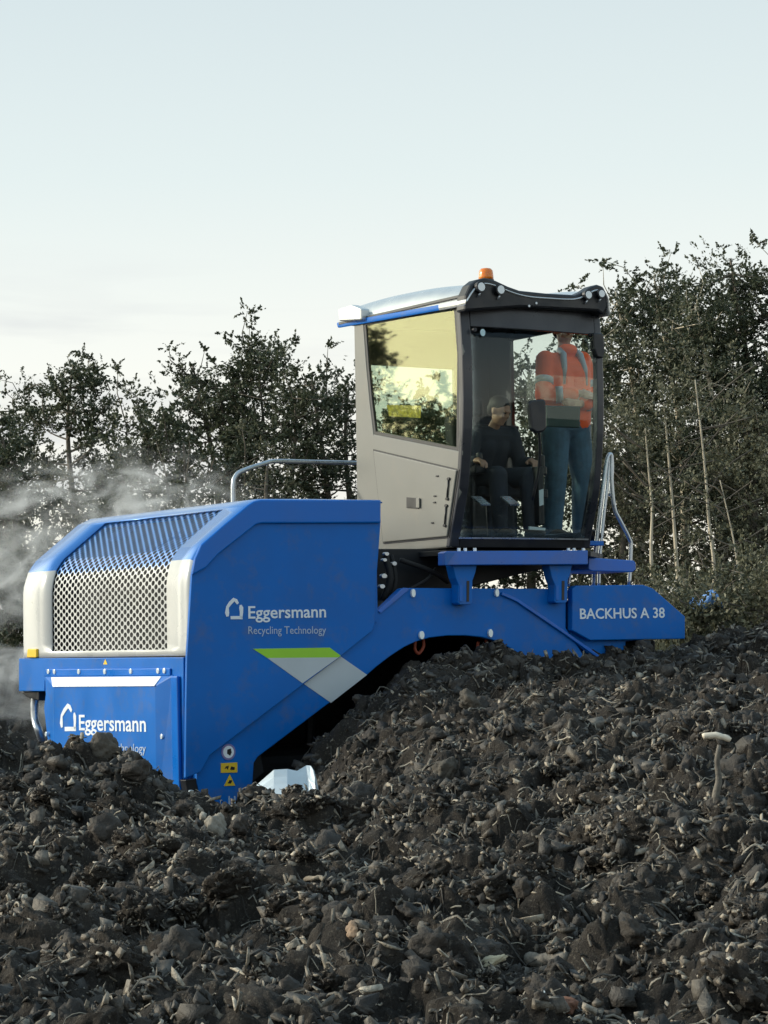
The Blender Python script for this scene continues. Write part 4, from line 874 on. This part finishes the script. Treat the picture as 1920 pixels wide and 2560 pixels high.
# --- rails
tube('handrail', [(*((fr(583, 1262, 2.0)[0], 2.0)), fr(583, 1262, 2.0)[1]), (fr(583, 1212, 2.0)[0], 2.0, fr(583, 1212, 2.0)[1]), (fr(588, 1192, 2.0)[0], 2.0, fr(588, 1192, 2.0)[1]), (fr(604, 1178, 2.0)[0], 2.0, fr(604, 1178, 2.0)[1]), (fr(660, 1159, 2.0)[0], 2.0, fr(660, 1159, 2.0)[1]), (fr(690, 1153, 2.0)[0], 2.0, fr(690, 1153, 2.0)[1]), (fr(780, 1155, 2.0)[0], 2.0, fr(780, 1155, 2.0)[1]), (fr(900, 1158, 2.0)[0], 2.0, fr(900, 1158, 2.0)[1])], .020, M['steel'], MT, 12, 6)
def pxpath(pts): return [(fr(x, y, v)[0], v, fr(x, y, v)[1]) for x, y, v in pts]
tube('ladder_rail', pxpath([(1484, 1465, .78), (1487, 1400, .74), (1494, 1330, .72), (1505, 1240, .7), (1516, 1160, .7), (1521, 1140, .7), (1526, 1136, .70), (1529, 1145, .70), (1529, 1200, .70), (1536, 1270, .70), (1552, 1305, .70), (1572, 1345, .70), (1577, 1370, .70), (1573, 1465, .70)]), .0185, M['steel'], MT, 10, 5)
tube('ladder_rail', pxpath([(1497, 1465, .95), (1499, 1400, .95), (1506, 1320, .95), (1516, 1230, .95), (1522, 1172, .95), (1525, 1145, .95), (1530, 1150, .95), (1530, 1185, .95), (1525, 1240, .95)]), .017, M['steel'], MT, 10, 5)
tube('ladder_rail', pxpath([(1421, 1465, .9), (1424, 1438, .9), (1428, 1425, .9)]), .015, M['steel'], MT, 8, 3)

# ================================================================== PEOPLE
def capsgeo(segs, n=14, k=7):
    geos = []
    for a, b, ra, rb in segs:
        a = np.array(a, float); b = np.array(b, float); d = b - a; L = np.linalg.norm(d); d = d / (L + 1e-9)
        pts = []; rs = []
        for i in range(k): t = -math.cos(i / (k - 1) * PI / 2); pts.append(a + d * ra * t); rs.append(max(.001, ra * math.sqrt(max(0, 1 - t * t))))
        for i in range(k): t = math.sin(i / (k - 1) * PI / 2); pts.append(b + d * rb * t); rs.append(max(.001, rb * math.sqrt(max(0, 1 - t * t))))
        geos.append(tubegeo(pts, np.array(rs), n))
    return geos
def ell(c, r, n=12, rot=None):
    v, f = icos(3); v = v * np.array(r)
    if rot is not None: v = v @ np.array(Euler(rot).to_matrix()).T
    return [tuple(p + np.array(c)) for p in v], [tuple(q) for q in f.tolist()]
def flesh(name, geos, m, parent, vox=.009, it=3, loc=None, rz=0):
    o = multi(name, geos, m, parent); r = o.modifiers.new('r', 'REMESH'); r.mode = 'VOXEL'; r.voxel_size = vox; r.use_smooth_shade = True
    s = o.modifiers.new('s', 'SMOOTH'); s.iterations = it; s.factor = .5
    return o
def head(c, fwd, s=1.0, tilt=0):
    """returns skin geos and hair geos; face looks along fwd"""
    f = np.array(fwd, float); f /= np.linalg.norm(f); r = np.cross(f, [0, 0, 1.]); r /= np.linalg.norm(r); u = np.cross(r, f); c = np.array(c, float)
    P = lambda x, y, z: c + (r * x + f * y + u * z) * s
    def E(x, y, z, a, b, d):
        v, q = icos(3); v = v * np.array([a, b, d]) * s; v = v[:, :1] * r + v[:, 1:2] * f + v[:, 2:] * u + P(x, y, z); return [tuple(p) for p in v], [tuple(k) for k in q.tolist()]
    skin = [E(0, -.005, .03, .076, .095, .092), E(0, .02, -.045, .058, .070, .070), E(0, .055, -.085, .030, .030, .028), E(0, .095, -.012, .013, .022, .022), E(0, .085, .025, .050, .018, .014), E(.078, -.005, -.005, .010, .018, .030), E(-.078, -.005, -.005, .010, .018, .030), E(0, .082, -.055, .026, .014, .010), E(.03, .07, -.03, .022, .02, .02), E(-.03, .07, -.03, .022, .02, .02)]
    eyes = [E(.030, .083, .008, .014, .010, .008), E(-.030, .083, .008, .014, .010, .008)]
    hair = [E(0, -.018, .055, .084, .098, .082), E(0, -.06, .01, .074, .055, .085), E(.032, .088, .028, .020, .008, .005), E(-.032, .088, .028, .020, .008, .005)]
    return skin, hair, eyes
def hand(w, d, pd, side=1, s=1.0, curl=.5):
    """wrist w, finger direction d, palm-facing pd"""
    w = np.array(w, float); d = np.array(d, float) / np.linalg.norm(d); p = np.array(pd, float); p = p - d * (p @ d); p /= np.linalg.norm(p); x = np.cross(d, p) * side
    g = [(w, w + d * .045 * s, .026 * s, .030 * s)] + [(w + d * .03 * s + x * o_ * s, w + d * .085 * s + x * o_ * s, .016 * s, .013 * s) for o_ in (-.028, -.01, .01, .028)]
    for o_, L in ((-.032, .062), (-.011, .078), (.011, .085), (.032, .074)):
        a = w + d * .088 * s + x * o_ * s; c1 = d * math.cos(curl * .6) + p * math.sin(curl * .6); b = a + c1 * L * .5 * s; c2 = d * math.cos(curl * 1.5) + p * math.sin(curl * 1.5); c_ = b + c2 * L * .5 * s
        g += [(a, b, .0095 * s, .0085 * s), (b, c_, .0085 * s, .007 * s)]
    a = w + d * .03 * s + x * .03 * s; b = a + (d * .6 + x * .75 + p * .3) * .04 * s; c_ = b + (d * .9 + p * .4) * .035 * s
    g += [(a, b, .013 * s, .011 * s), (b, c_, .011 * s, .008 * s)]
    return g
# standing visitor -----------------------------------------------------------
pc = place(1420, 1335, .72); floor = 2.475
px_ = pc[0]
wl = lambda u, v, z: (OM + Uv * u + Vv * v + np.array([0, 0, z]))
visitor = None
def standing():
    B = np.array([place(1412, 960, .92)[0], .92, 2.50]); P = lambda x, y, z: B + np.array([x, y, z])     # x across, y back (-y towards the camera), z up
    root = empty('person', tuple(wl(*B)), TH, 'person in orange high visibility shirt and jeans standing with folded arms behind the windscreen', 'person'); root.scale = (1.13, 1.13, 1.13)
    Q = lambda x, y, z: np.array([x, y, z])
    hs, hh, ey = head(Q(0, .0, 1.66), (-.25, -1, -.15))
    hipL, hipR = Q(-.10, 0, .90), Q(.10, 0, .90); knL, knR = Q(-.13, -.03, .50), Q(.14, -.02, .50); anL, anR = Q(-.14, .02, .09), Q(.16, .03, .09)
    shL, shR = Q(-.185, 0, 1.42), Q(.175, 0, 1.43); elL, elR = Q(-.27, -.08, 1.13), Q(.215, -.10, 1.10); wrL, wrR = Q(-.03, -.24, 1.14), Q(-.02, -.22, 1.06)
    torso = [(Q(-.07, 0, .95), Q(-.08, -.01, 1.30), .125, .120), (Q(.07, 0, .95), Q(.08, -.01, 1.30), .125, .120), (Q(-.06, 0, 1.33), Q(.06, 0, 1.33), .12, .12), (Q(-.13, 0, 1.40), Q(.13, 0, 1.40), .065, .065), (Q(0, .01, 1.42), Q(0, -.005, 1.58), .062, .054)]
    legs = [(hipL, knL, .095, .062), (knL, anL, .062, .045), (hipR, knR, .095, .062), (knR, anR, .062, .045)]
    arms = [(shL, elL, .056, .045), (elL, wrL, .045, .030), (shR, elR, .056, .045), (elR, wrR, .045, .030)]
    hl = hand(wrL, (.95, -.1, -.1), (0, .8, -.6), 1); hr = hand(wrR, (-.9, -.05, .15), (0, .9, -.2), -1)
    flesh('body', hs + capsgeo([(a, b, x * .9, y * .9) for a, b, x, y in torso + legs] + arms + hl + hr), M['skin'], root, .008, 2)
    flesh('hair', hh, M['hair'], root, .007, 1); [multi('eye', [e], M['ink'], root, True) for e in ey]
    up = [(a, b, x + .018, y + .018) for a, b, x, y in torso[:4]] + [(shL, elL, .076, .068), (elL, elL + (wrL - elL) * .8, .068, .052), (shR, elR, .076, .068), (elR, elR + (wrR - elR) * .8, .068, .052), (Q(-.03, -.05, 1.50), Q(.03, -.05, 1.50), .05, .05)]
    sh = flesh('shirt', capsgeo(up), M['hivis'], root, .010, 2)
    bands = []
    for a, b, t in ((elL, wrL, .42), (elR, wrR, .42), (shR, elR, .62), (shL, elL, .62)):
        m_ = a + (b - a) * t; d = (b - a) / np.linalg.norm(b - a); rr_ = .072 if t > .5 else .064; bands.append(tubegeo([m_ - d * .028, m_ + d * .028], rr_ + .003, 16))
    multi('reflective_band', bands, M['reflect'], sh, True)
    bt = []
    for x in (-.11, .11):
        bt.append(tubegeo([Q(x * .95, -.118, 1.22), Q(x * .9, -.125, 1.35), Q(x * .75, -.10, 1.46), Q(x * .7, -.04, 1.50)], .026, 8))
    multi('reflective_band', bt, M['reflect'], sh, True)
    flesh('trousers', capsgeo([(Q(-.07, 0, .93), Q(.07, 0, .93), .135, .135), (hipL, knL, .120, .088), (knL, anL + Q(0, 0, .02), .088, .080), (hipR, knR, .120, .088), (knR, anR + Q(0, 0, .02), .088, .080)]), M['jeans'], root, .010, 2)
    multi('boot', [ell(Q(-.15, -.05, .045), (.05, .14, .05))], M['boot'], root, True); multi('boot', [ell(Q(.17, -.05, .045), (.05, .14, .05))], M['boot'], root, True)
    flesh('gloves', capsgeo([(Q(.21, -.16, 1.06), Q(.205, -.16, .96), .028, .030), (Q(.205, -.16, .95), Q(.19, -.165, .86), .022, .016), (Q(.205, -.16, .95), Q(.215, -.165, .85), .022, .016), (Q(.205, -.16, .95), Q(.23, -.165, .88), .018, .014)]), M['hivis'], root, .008, 1)
standing()
def seated():
    hc = place(1248, 1028, .72); B = np.array([hc[0], .95, 3.0])
    root = empty('person', tuple(wl(*B)), TH, 'bearded person in dark clothes sitting at the controls with lowered head', 'person')
    Q = lambda x, y, z: np.array([x, y, z])
    hh_ = Q(0, hc[1] - .95 , hc[2] - 3.0)
    hs, hh, ey = head(hh_, (.35, -1, -.45))
    neck = hh_ + Q(0, .05, -.09); ch = Q(0, -.10, .42)
    shL, shR = Q(-.19, -.13, .42), Q(.19, -.14, .42); elL, elR = Q(-.27, -.16, .15), Q(.27, -.16, .15); wrL, wrR = Q(-.30, -.28, .17), Q(.27, -.28, .18)
    hipL, hipR = Q(-.10, .05, .03), Q(.10, .05, .03); knL, knR = Q(-.15, -.40, .04), Q(.17, -.40, .04); anL, anR = Q(-.15, -.42, -.40), Q(.17, -.42, -.40)
    torso = [(Q(-.06, .06, .08), Q(-.07, -.07, .32), .12, .12), (Q(.06, .06, .08), Q(.07, -.07, .32), .12, .12), (Q(-.13, -.12, .40), Q(.13, -.12, .40), .07, .07), (ch, neck, .06, .052)]
    arms = [(shL, elL, .054, .043), (elL, wrL, .043, .029), (shR, elR, .054, .043), (elR, wrR, .043, .029)]; legs = [(hipL, knL, .09, .06), (knL, anL, .06, .042), (hipR, knR, .09, .06), (knR, anR, .06, .042)]
    flesh('body', hs + capsgeo([(a, b, x * .9, y * .9) for a, b, x, y in torso + legs] + arms + hand(wrL, (.1, -1, -.1), (0, 0, -1), 1, 1, .9) + hand(wrR, (-.1, -1, -.1), (0, 0, -1), -1, 1, .9)), M['skin'], root, .008, 2)
    bd = np.array([.35, -1, -.45]); bd /= np.linalg.norm(bd)
    flesh('hair', hh, M['hair'], root, .007, 1); [multi('eye', [e], M['ink'], root, True) for e in ey]
    flesh('jacket', capsgeo([(a, b, x + .02, y + .02) for a, b, x, y in torso[:3]] + [(shL, elL, .074, .062), (elL, elL + (wrL - elL) * .85, .062, .048), (shR, elR, .074, .062), (elR, elR + (wrR - elR) * .85, .062, .048)]), M['cloth'], root, .010, 2)
    flesh('trousers', capsgeo([(Q(-.07, .05, .03), Q(.07, .05, .03), .125, .125), (hipL, knL, .108, .084), (knL, anL, .084, .066), (hipR, knR, .108, .084), (knR, anR, .084, .066)]), M['cloth'], root, .010, 2)
    multi('boot', [ell(anL + Q(0, -.06, -.06), (.05, .14, .05))], M['boot'], root, True); multi('boot', [ell(anR + Q(0, -.06, -.06), (.05, .14, .05))], M['boot'], root, True)
seated()

# ================================================================== TREES
def leafmat(name, c1, c2, tr=.25):
    m = bpy.data.materials.new(name); m.use_nodes = True; t = m.node_tree; b = t.nodes['Principled BSDF']
    g_ = N(t, 'ShaderNodeNewGeometry'); r = N(t, 'ShaderNodeValToRGB'); r.color_ramp.elements[0].color = (*c1, 1); r.color_ramp.elements[1].color = (*c2, 1)
    t.links.new(g_.outputs['Random Per Island'], r.inputs[0]); t.links.new(r.outputs[0], b.inputs['Base Color']); b.inputs['Roughness'].default_value = .55
    tn = N(t, 'ShaderNodeBsdfTranslucent'); t.links.new(r.outputs[0], tn.inputs[0]); mi = N(t, 'ShaderNodeMixShader'); mi.inputs[0].default_value = tr
    o = t.nodes['Material Output']; t.links.new(b.outputs[0], mi.inputs[1]); t.links.new(tn.outputs[0], mi.inputs[2]); t.links.new(mi.outputs[0], o.inputs[0]); return m
M['leaf'] = leafmat('dark_foliage', (.032, .045, .024), (.12, .135, .075))
M['leaf2'] = leafmat('olive_foliage', (.06, .068, .042), (.19, .185, .11))
M['leaf3'] = leafmat('straw_grass', (.05, .055, .025), (.17, .15, .08))
def leaves(cl, rad, n, size, rs, droop=.3):
    """sprigs of small leaves radiating up and outwards from every clump centre"""
    k = len(cl); ns = 7; per = max(4, n // ns); c = np.repeat(cl, ns, 0); r = np.repeat(rad, ns)
    d = rs.normal(size=(k * ns, 3)) * np.array([1, 1, .7]) + np.array([0, 0, .55]); d /= np.linalg.norm(d, axis=1)[:, None]
    st = c + rs.normal(size=c.shape) * (r * .35)[:, None]; L = r * rs.uniform(.6, 1.5, k * ns)
    t = rs.random((k * ns, per)) ** .8; sw = rs.normal(size=(k * ns, 3)) * .25
    p = st[:, None] + d[:, None] * (L[:, None] * t)[..., None] + sw[:, None] * (L[:, None] * t ** 2)[..., None] + rs.normal(size=(k * ns, per, 3)) * (.10 * r[:, None, None] * (1.2 - t[..., None]))
    p = p.reshape(-1, 3); dd = np.repeat(d, per, 0)
    a = dd * .8 + rs.normal(size=p.shape) * .55; a /= np.linalg.norm(a, axis=1)[:, None]; b = np.cross(a, rs.normal(size=p.shape)); b /= np.linalg.norm(b, axis=1)[:, None] + 1e-9
    Lf = size * rs.uniform(.5, 1.4, len(p))[:, None]; w = Lf * rs.uniform(.35, .65, (len(p), 1)); nrm = np.cross(a, b)
    V = np.stack([p - a * Lf * .5, p + b * w * .5 + nrm * Lf * .1, p + a * Lf * .5, p - b * w * .5 + nrm * Lf * .1], 1)
    return V.reshape(-1, 3)
def tree(px, top, Y, wpx, label, seed, base_z=None, lean=0., n_limb=26, crown0=.25, clump=.38, nl=160, size=.062, m='leaf', bark='bark', pale=False, dens=1.0, shape='round', name='tree', group='trees along the edge of the yard', r0=.11, multi_tops=1, absolute=None):
    rs = np.random.default_rng(seed); T = at(px, top, Y); n_limb = int(n_limb * 1.12)
    if absolute is not None: T = np.array(absolute); Y = T[1]
    x0 = T[0]; z0 = 1.35 if base_z is None else base_z; Ht = T[2] - z0; Wd = (wpx / FPX * Y / 2) if absolute is None else wpx / 2
    root = empty(name, (x0 - lean * Ht, Y, z0 - .1), 0, label, 'tree', group)
    geos = []; cl = []; cr_ = []
    for s in range(multi_tops):
        a0 = rs.uniform(0, 2 * PI); off = (0 if multi_tops == 1 else Wd * .45 * (s - (multi_tops - 1) / 2) / max(1, (multi_tops - 1) / 2)); hs = Ht * (1 if s == 0 and multi_tops == 1 else rs.uniform(.78, 1.0))
        if s == multi_tops // 2: hs = Ht
        tp = []; K = 9
        for i in range(K):
            t = i / (K - 1); tp.append((lean * Ht * t + off * t ** .8 + .035 * Ht * math.sin(t * 5 + a0) * t, .03 * Ht * math.cos(t * 4 + a0) * t, hs * t * .97))
        tp = smoothpath(tp, 3); rad = r0 * (1 - .85 * np.linspace(0, 1, len(tp))) * (1 if multi_tops == 1 else .7); geos.append(tubegeo(tp, rad, 8))
        for l in range(n_limb // multi_tops):
            t = crown0 + (1 - crown0) * ((l + rs.random()) / (n_limb // multi_tops)); b = tp[min(len(tp) - 1, int(t * (len(tp) - 1)))]
            q = (t - crown0) / (1 - crown0); pw = (math.sin(PI * min(1, q * .70 + .15)) ** .8) if shape == 'round' else (1 - q * .7)
            L = (Wd if multi_tops == 1 else Wd * .65) * pw * rs.uniform(.45, 1.1); az = rs.uniform(0, 2 * PI); up = rs.uniform(.12, .5)
            e = b + np.array([math.cos(az) * L, math.sin(az) * L * .8, L * up]); e[2] = min(e[2], hs * rs.uniform(.88, 1.0)); mid = (b + e) / 2 + np.array([0, 0, -.06 * L]) + rs.normal(size=3) * .05 * L
            lp = smoothpath([b, mid, e], 4); geos.append(tubegeo(lp, r0 * .30 * (1 - t * .5) * np.linspace(1, .25, len(lp)), 5))
            nc = max(2, int(L / (clump * .6)))
            for c in range(nc):
                f = .4 + .6 * (c + rs.random()) / nc; pc_ = b + (e - b) * f + rs.normal(size=3) * clump * .45; cl.append(pc_); cr_.append(clump * rs.uniform(.45, 1.1))
                if rs.random() < .5:
                    e2 = pc_ + rs.normal(size=3) * clump * .9 + np.array([0, 0, clump * .5]); geos.append(tubegeo([b + (e - b) * f, (pc_ + e2) / 2, e2], np.array([.012, .009, .004]), 4)); cl.append(e2); cr_.append(clump * rs.uniform(.25, .6))
        for c in range(5): cl.append(tp[-1] + rs.normal(size=3) * np.array([.5, .5, .25]) * clump * 1.8 - np.array([0, 0, clump * .5 * c])); cr_.append(clump * rs.uniform(.3, .7))
    multi('trunk', geos, M['palebark' if pale else bark], root, True)
    V = leaves(np.array(cl), np.array(cr_), max(6, int(nl * dens)), size, rs); Fq = np.arange(len(V)).reshape(-1, 4)
    link('crown', npmesh('crown', V, Fq, 4), root, M[m])
    return root
T_ = [  # px, top, Y, width px, label, kwargs
 (25, 1060, 40, 230, 'dark rounded bush cut by the left edge of the picture', dict(crown0=.02, n_limb=36, dens=1.5, base_z=1.2)),
 (10, 975, 48, 300, 'sparse thin twigged tree at the far left edge', dict(n_limb=22, dens=.55, clump=.3)),
 (190, 872, 46, 330, 'loose topped tree left of the engine hood with sky showing through', dict(n_limb=26, dens=.8, clump=.30, crown0=.4)),
 (120, 1150, 44, 260, 'low bush under the loose topped tree at left', dict(crown0=.02, n_limb=18, dens=.7, base_z=1.0, m='leaf2')),
 (372, 1010, 43, 270, 'dense dark tree with a ragged top behind the steam', dict(n_limb=34, dens=1.1, crown0=.12)),
 (290, 1080, 45, 240, 'dark tree between the loose topped tree and the dense ragged one', dict(n_limb=18, dens=.9, crown0=.1)),
 (480, 1075, 42, 280, 'dark green tree just left of the handrail', dict(n_limb=24, dens=1.0, crown0=.1)),
 (600, 815, 45, 330, 'tallest tree left of the cab with a forked open crown', dict(n_limb=54, dens=1.0, clump=.34, crown0=.5, multi_tops=3)),
 (505, 880, 46, 190, 'leaning thin crown reaching out left of the tallest tree', dict(n_limb=14, dens=.8, clump=.28, crown0=.72, lean=-.06)),
 (715, 950, 43, 230, 'dense dark tree right of the tallest tree', dict(n_limb=28, dens=1.2, crown0=.42)),
 (805, 900, 44, 190, 'narrow loose tree next to the rear edge of the cab', dict(n_limb=20, dens=.8, crown0=.4, clump=.28)),
 (880, 930, 45, 180, 'tree half hidden behind the rear edge of the cab', dict(n_limb=22, dens=.8, crown0=.35)),
 (680, 1120, 41, 330, 'low undergrowth bush below the handrail', dict(crown0=.02, n_limb=12, dens=.5, base_z=1.0, m='leaf2')),
 (1020, 985, 43, 240, 'slim tree seen through the side window of the cab', dict(n_limb=50, dens=1.8, crown0=.03)),
 (1120, 1010, 44, 200, 'bushy tree seen behind the front pillar of the cab', dict(n_limb=30, dens=.9, crown0=.05)),
 (1320, 900, 44, 260, 'tree seen through the windscreen between the two persons', dict(n_limb=40, dens=1.2, crown0=.05)),
 (1480, 745, 44, 200, 'tree directly right of the cab visor', dict(n_limb=40, dens=1.0, crown0=.25)),
 (1565, 690, 45, 230, 'spiky topped tree second from the cab at right', dict(n_limb=46, dens=.9, crown0=.35, pale=True, lean=-.02)),
 (1665, 650, 46, 260, 'tall airy tree in the middle of the right hand group', dict(n_limb=50, dens=.95, crown0=.38, pale=True, lean=-.03)),
 (1770, 700, 44, 220, 'leaning thin trunked tree of the right hand group', dict(n_limb=44, dens=.9, crown0=.4, pale=True, lean=-.02)),
 (1850, 612, 45, 300, 'highest tree near the right edge of the picture', dict(n_limb=56, dens=1.1, crown0=.28, r0=.14)),
 (1960, 640, 44, 260, 'dense tree cut by the right edge of the picture', dict(n_limb=50, dens=1.3, crown0=.15)),
 (1540, 1080, 42, 300, 'low dark tree behind the ladder rails', dict(n_limb=40, dens=1.0, crown0=.08, m='leaf2')),
 (1700, 1080, 47, 340, 'olive undergrowth tree behind the pale trunks', dict(n_limb=44, dens=.95, crown0=.05, m='leaf2')),
 (1870, 1010, 42, 320, 'drooping olive tree low at the right edge', dict(n_limb=48, dens=1.1, crown0=.05, m='leaf2')),
]
for k, (px, top, Y, w, lab, kw) in enumerate(T_): tree(px, top, Y, w, lab, 100 + k, **kw)
# trees out to the left of the picture, which the cab's side window mirrors
for k, (x, y, z, w, lab) in enumerate([(-27.0, 30.5, 6.3, 6.5, 'broad tree left of the picture mirrored low in the cab side window'), (-31.5, 35.0, 9.0, 1.6, 'slim pointed tree left of the picture mirrored in the cab side window'), (-34.0, 31.0, 6.4, 6.0, 'low bushy tree left of the picture at the end of the mirrored row'), (-24.5, 33.5, 6.0, 5.0, 'round tree left of the picture beside the mirrored broad tree')]):
    tree(0, 0, 0, w, lab, 300 + k, absolute=(x, y, z), n_limb=60, dens=1.6, crown0=.02)
# thin pale trunks standing free in front of the right hand trees
def sapling(pts, Y, r, label, seed):
    P = [at(x, y, Y) for x, y in pts]; b = P[-1].copy(); P.append(np.array([b[0] + .02, Y, 1.2])); b = P[-1]; root = empty('thin_tree', tuple(b), 0, label, 'tree', 'thin pale trunks at the right')
    q = smoothpath([p - b for p in P], 5); multi('trunk', [tubegeo(q, r * .66 * np.linspace(.25, 1, len(q)), 7)], M['palebark'], root, True)
    rs = np.random.default_rng(seed); top = P[0] - b; cl = top + rs.normal(size=(26, 3)) * np.array([.7, .5, .55]); V = leaves(cl, rs.uniform(.15, .4, 26), 90, .06, rs); link('crown', npmesh('crown', V, np.arange(len(V)).reshape(-1, 4), 4), root, M['leaf2'])
    tw = []
    for i in range(9):
        a = q[int(len(q) * rs.uniform(.1, .6))]; e = a + np.array([rs.choice([-1, 1]) * rs.uniform(.4, 1.1), rs.uniform(-.2, .2), rs.uniform(.1, .8)]); tw.append(tubegeo(smoothpath([a, (a + e) / 2 + rs.normal(size=3) * .06, e], 3), .011, 4))
    multi('twig', tw, M['bark'], root, True)
sapling([(1612, 1060), (1622, 1180), (1630, 1270), (1628, 1360), (1630, 1450)], 38, .055, 'thin cream trunk nearest to the ladder rails', 1)
sapling([(1660, 1010), (1672, 1150), (1682, 1270), (1690, 1380), (1697, 1480), (1705, 1560)], 38.5, .07, 'thin cream trunk standing over the right end of the blue panel', 2)
sapling([(1738, 950), (1755, 1100), (1765, 1200), (1772, 1300), (1784, 1400), (1787, 1500), (1790, 1580)], 37, .062, 'pale slender trunk left of the blue tarpaulin patch', 3)
sapling([(1800, 1200), (1830, 1330), (1846, 1420), (1866, 1500), (1880, 1590)], 36, .045, 'slanting thin trunk nearest the right edge', 4)
# weeds and dry grass on the bank
def tuft(name, n, x0, x1, y0, y1, hgt, label, m):
    rs = np.random.default_rng(5); x = rs.uniform(x0, x1, n); y = rs.uniform(y0, y1, n); z = Hbase(x, y); a = rs.normal(0, .35, (n, 2)); h = hgt * rs.uniform(.4, 1.2, n); V = []
    K = 4; w = .012
    for j in range(K):
        t = j / (K - 1); cx = x + a[:, 0] * h * t * t; cy = y + a[:, 1] * h * t * t; cz = z + h * t - .25 * h * t * t * (np.abs(a[:, 0]) > .3)
        V.append(np.stack([cx - w * (1 - t), cy, cz], -1)); V.append(np.stack([cx + w * (1 - t), cy, cz], -1))
    V = np.stack(V, 1); Fc = []
    for j in range(K - 1): Fc.append((2 * j, 2 * j + 1, 2 * j + 3, 2 * j + 2))
    Fc = np.array(Fc)[None] + (np.arange(n) * 2 * K)[:, None, None]; o = link(name, npmesh(name, V.reshape(-1, 3), Fc.reshape(-1, 4), 4), None, m); tag(o, label, None, None, 'stuff')
tuft('dry_grass', 700, 2.2, 8, 26, 40, .32, 'dry straw coloured grass on the bank behind the heap', M['leaf3'])
tuft('green_weeds', 6000, -9, 8, 27, 44, .30, 'low green weeds along the foot of the trees', M['leaf2'])
for k, (px, top, Y, w, lab) in enumerate([(1735, 1500, 30, 190, 'dark low shrub just right of the blue panel'), (1840, 1450, 31, 240, 'dark low shrub under the slanting thin trunk'), (1940, 1410, 30, 220, 'dark low shrub cut by the right edge of the picture'), (1640, 1480, 33, 230, 'dark low shrub at the foot of the two cream trunks')]):
    tree(px, top, Y, w, lab, 400 + k, crown0=.0, n_limb=26, clump=.34, base_z=1.1, dens=.6, r0=.03, m='leaf2', group='low shrubs behind the right end of the heap', name='shrub')
# blue tarpaulin patch behind the right hand trees
def tarp():
    v, f = icos(5); q = v * 2.2 + 3.7; w = ridged(q[:, 0] + q[:, 2] * .8, q[:, 1] - q[:, 2] * .6, 3, 3); w2 = fbm(q[:, 0] * 3 - q[:, 2], q[:, 1] * 3 + q[:, 2], 3, 8)
    v = v * (1 + .22 * w + .12 * w2)[:, None] * np.array([.19, .16, .10]); v[:, 2] += .09 * np.sin(v[:, 0] * 14) - .35 * v[:, 0]
    o = link('tarpaulin', npmesh('tarpaulin', v, f, 3), None, M['tarp']); o.location = tuple(at(1764, 1506, 30.1)); tag(o, 'crumpled light blue tarpaulin between the trunks at right', 'tarpaulin')
    st = tube('prop_post', [(0, 0, -.05), (.02, .02, -1.6)], .03, M['wood_dk'], o, 7)
tarp()

# ================================================================== STEAM
def steam(name, lo, hi, dens, label, seed, sc=1.3):
    lo = np.array(lo); hi = np.array(hi); c = (lo + hi) / 2; h = (hi - lo) / 2
    v, f = icos(3); o = link(name, npmesh(name, v * h * 1.0, f, 3), None); o.location = tuple(c)
    m = bpy.data.materials.new(name); m.use_nodes = True; t = m.node_tree; t.nodes.clear(); out = N(t, 'ShaderNodeOutputMaterial'); vp = N(t, 'ShaderNodeVolumePrincipled'); vp.inputs['Color'].default_value = (.93, .93, .92, 1); vp.inputs['Anisotropy'].default_value = .2
    tcn = N(t, 'ShaderNodeTexCoord'); mp = N(t, 'ShaderNodeMapping'); mp.inputs['Location'].default_value = (seed * 3.1, seed * 1.7, 0); mp.inputs['Rotation'].default_value = (0, math.radians(-32), 0); mp.inputs['Scale'].default_value = (1.0, 1.0, 1.7)
    n1 = N(t, 'ShaderNodeTexNoise'); n1.inputs['Scale'].default_value = sc; n1.inputs['Detail'].default_value = 5; n1.inputs['Roughness'].default_value = .58; n1.inputs['Distortion'].default_value = 1.4
    t.links.new(tcn.outputs['Object'], mp.inputs[0]); t.links.new(mp.outputs[0], n1.inputs[0])
    mr = N(t, 'ShaderNodeMapRange'); mr.inputs[1].default_value = .53; mr.inputs[2].default_value = .72; t.links.new(n1.outputs[0], mr.inputs[0])
    dv_ = N(t, 'ShaderNodeVectorMath', operation='DIVIDE'); dv_.inputs[1].default_value = tuple(h); ln = N(t, 'ShaderNodeVectorMath', operation='LENGTH'); t.links.new(tcn.outputs['Object'], dv_.inputs[0]); t.links.new(dv_.outputs[0], ln.inputs[0])
    fo = N(t, 'ShaderNodeMapRange', interpolation_type='SMOOTHSTEP'); fo.inputs[1].default_value = .95; fo.inputs[2].default_value = .25; t.links.new(ln.outputs['Value'], fo.inputs[0])
    a = N(t, 'ShaderNodeMath', operation='MULTIPLY'); b = N(t, 'ShaderNodeMath', operation='MULTIPLY'); b.inputs[1].default_value = dens
    t.links.new(mr.outputs[0], a.inputs[0]); t.links.new(fo.outputs[0], a.inputs[1]); t.links.new(a.outputs[0], b.inputs[0]); t.links.new(b.outputs[0], vp.inputs['Density']); t.links.new(vp.outputs[0], out.inputs['Volume'])
    o.data.materials.append(m); tag(o, label, None, None, 'stuff')
steam('steam', (-7.4, 22.3, .2), (-.5, 25.6, 3.3), 5.0, 'grey white steam drifting behind the engine hood', 1)
steam('steam', (-4.6, 22.8, 2.0), (-.7, 25.2, 3.75), 5.5, 'thin wisp of steam rising above the engine hood', 2, 1.8)
S.cycles.volume_step_rate = 2.0; S.cycles.volume_max_steps = 256; S.cycles.volume_bounces = 1
S.cycles.transparent_max_bounces = 24
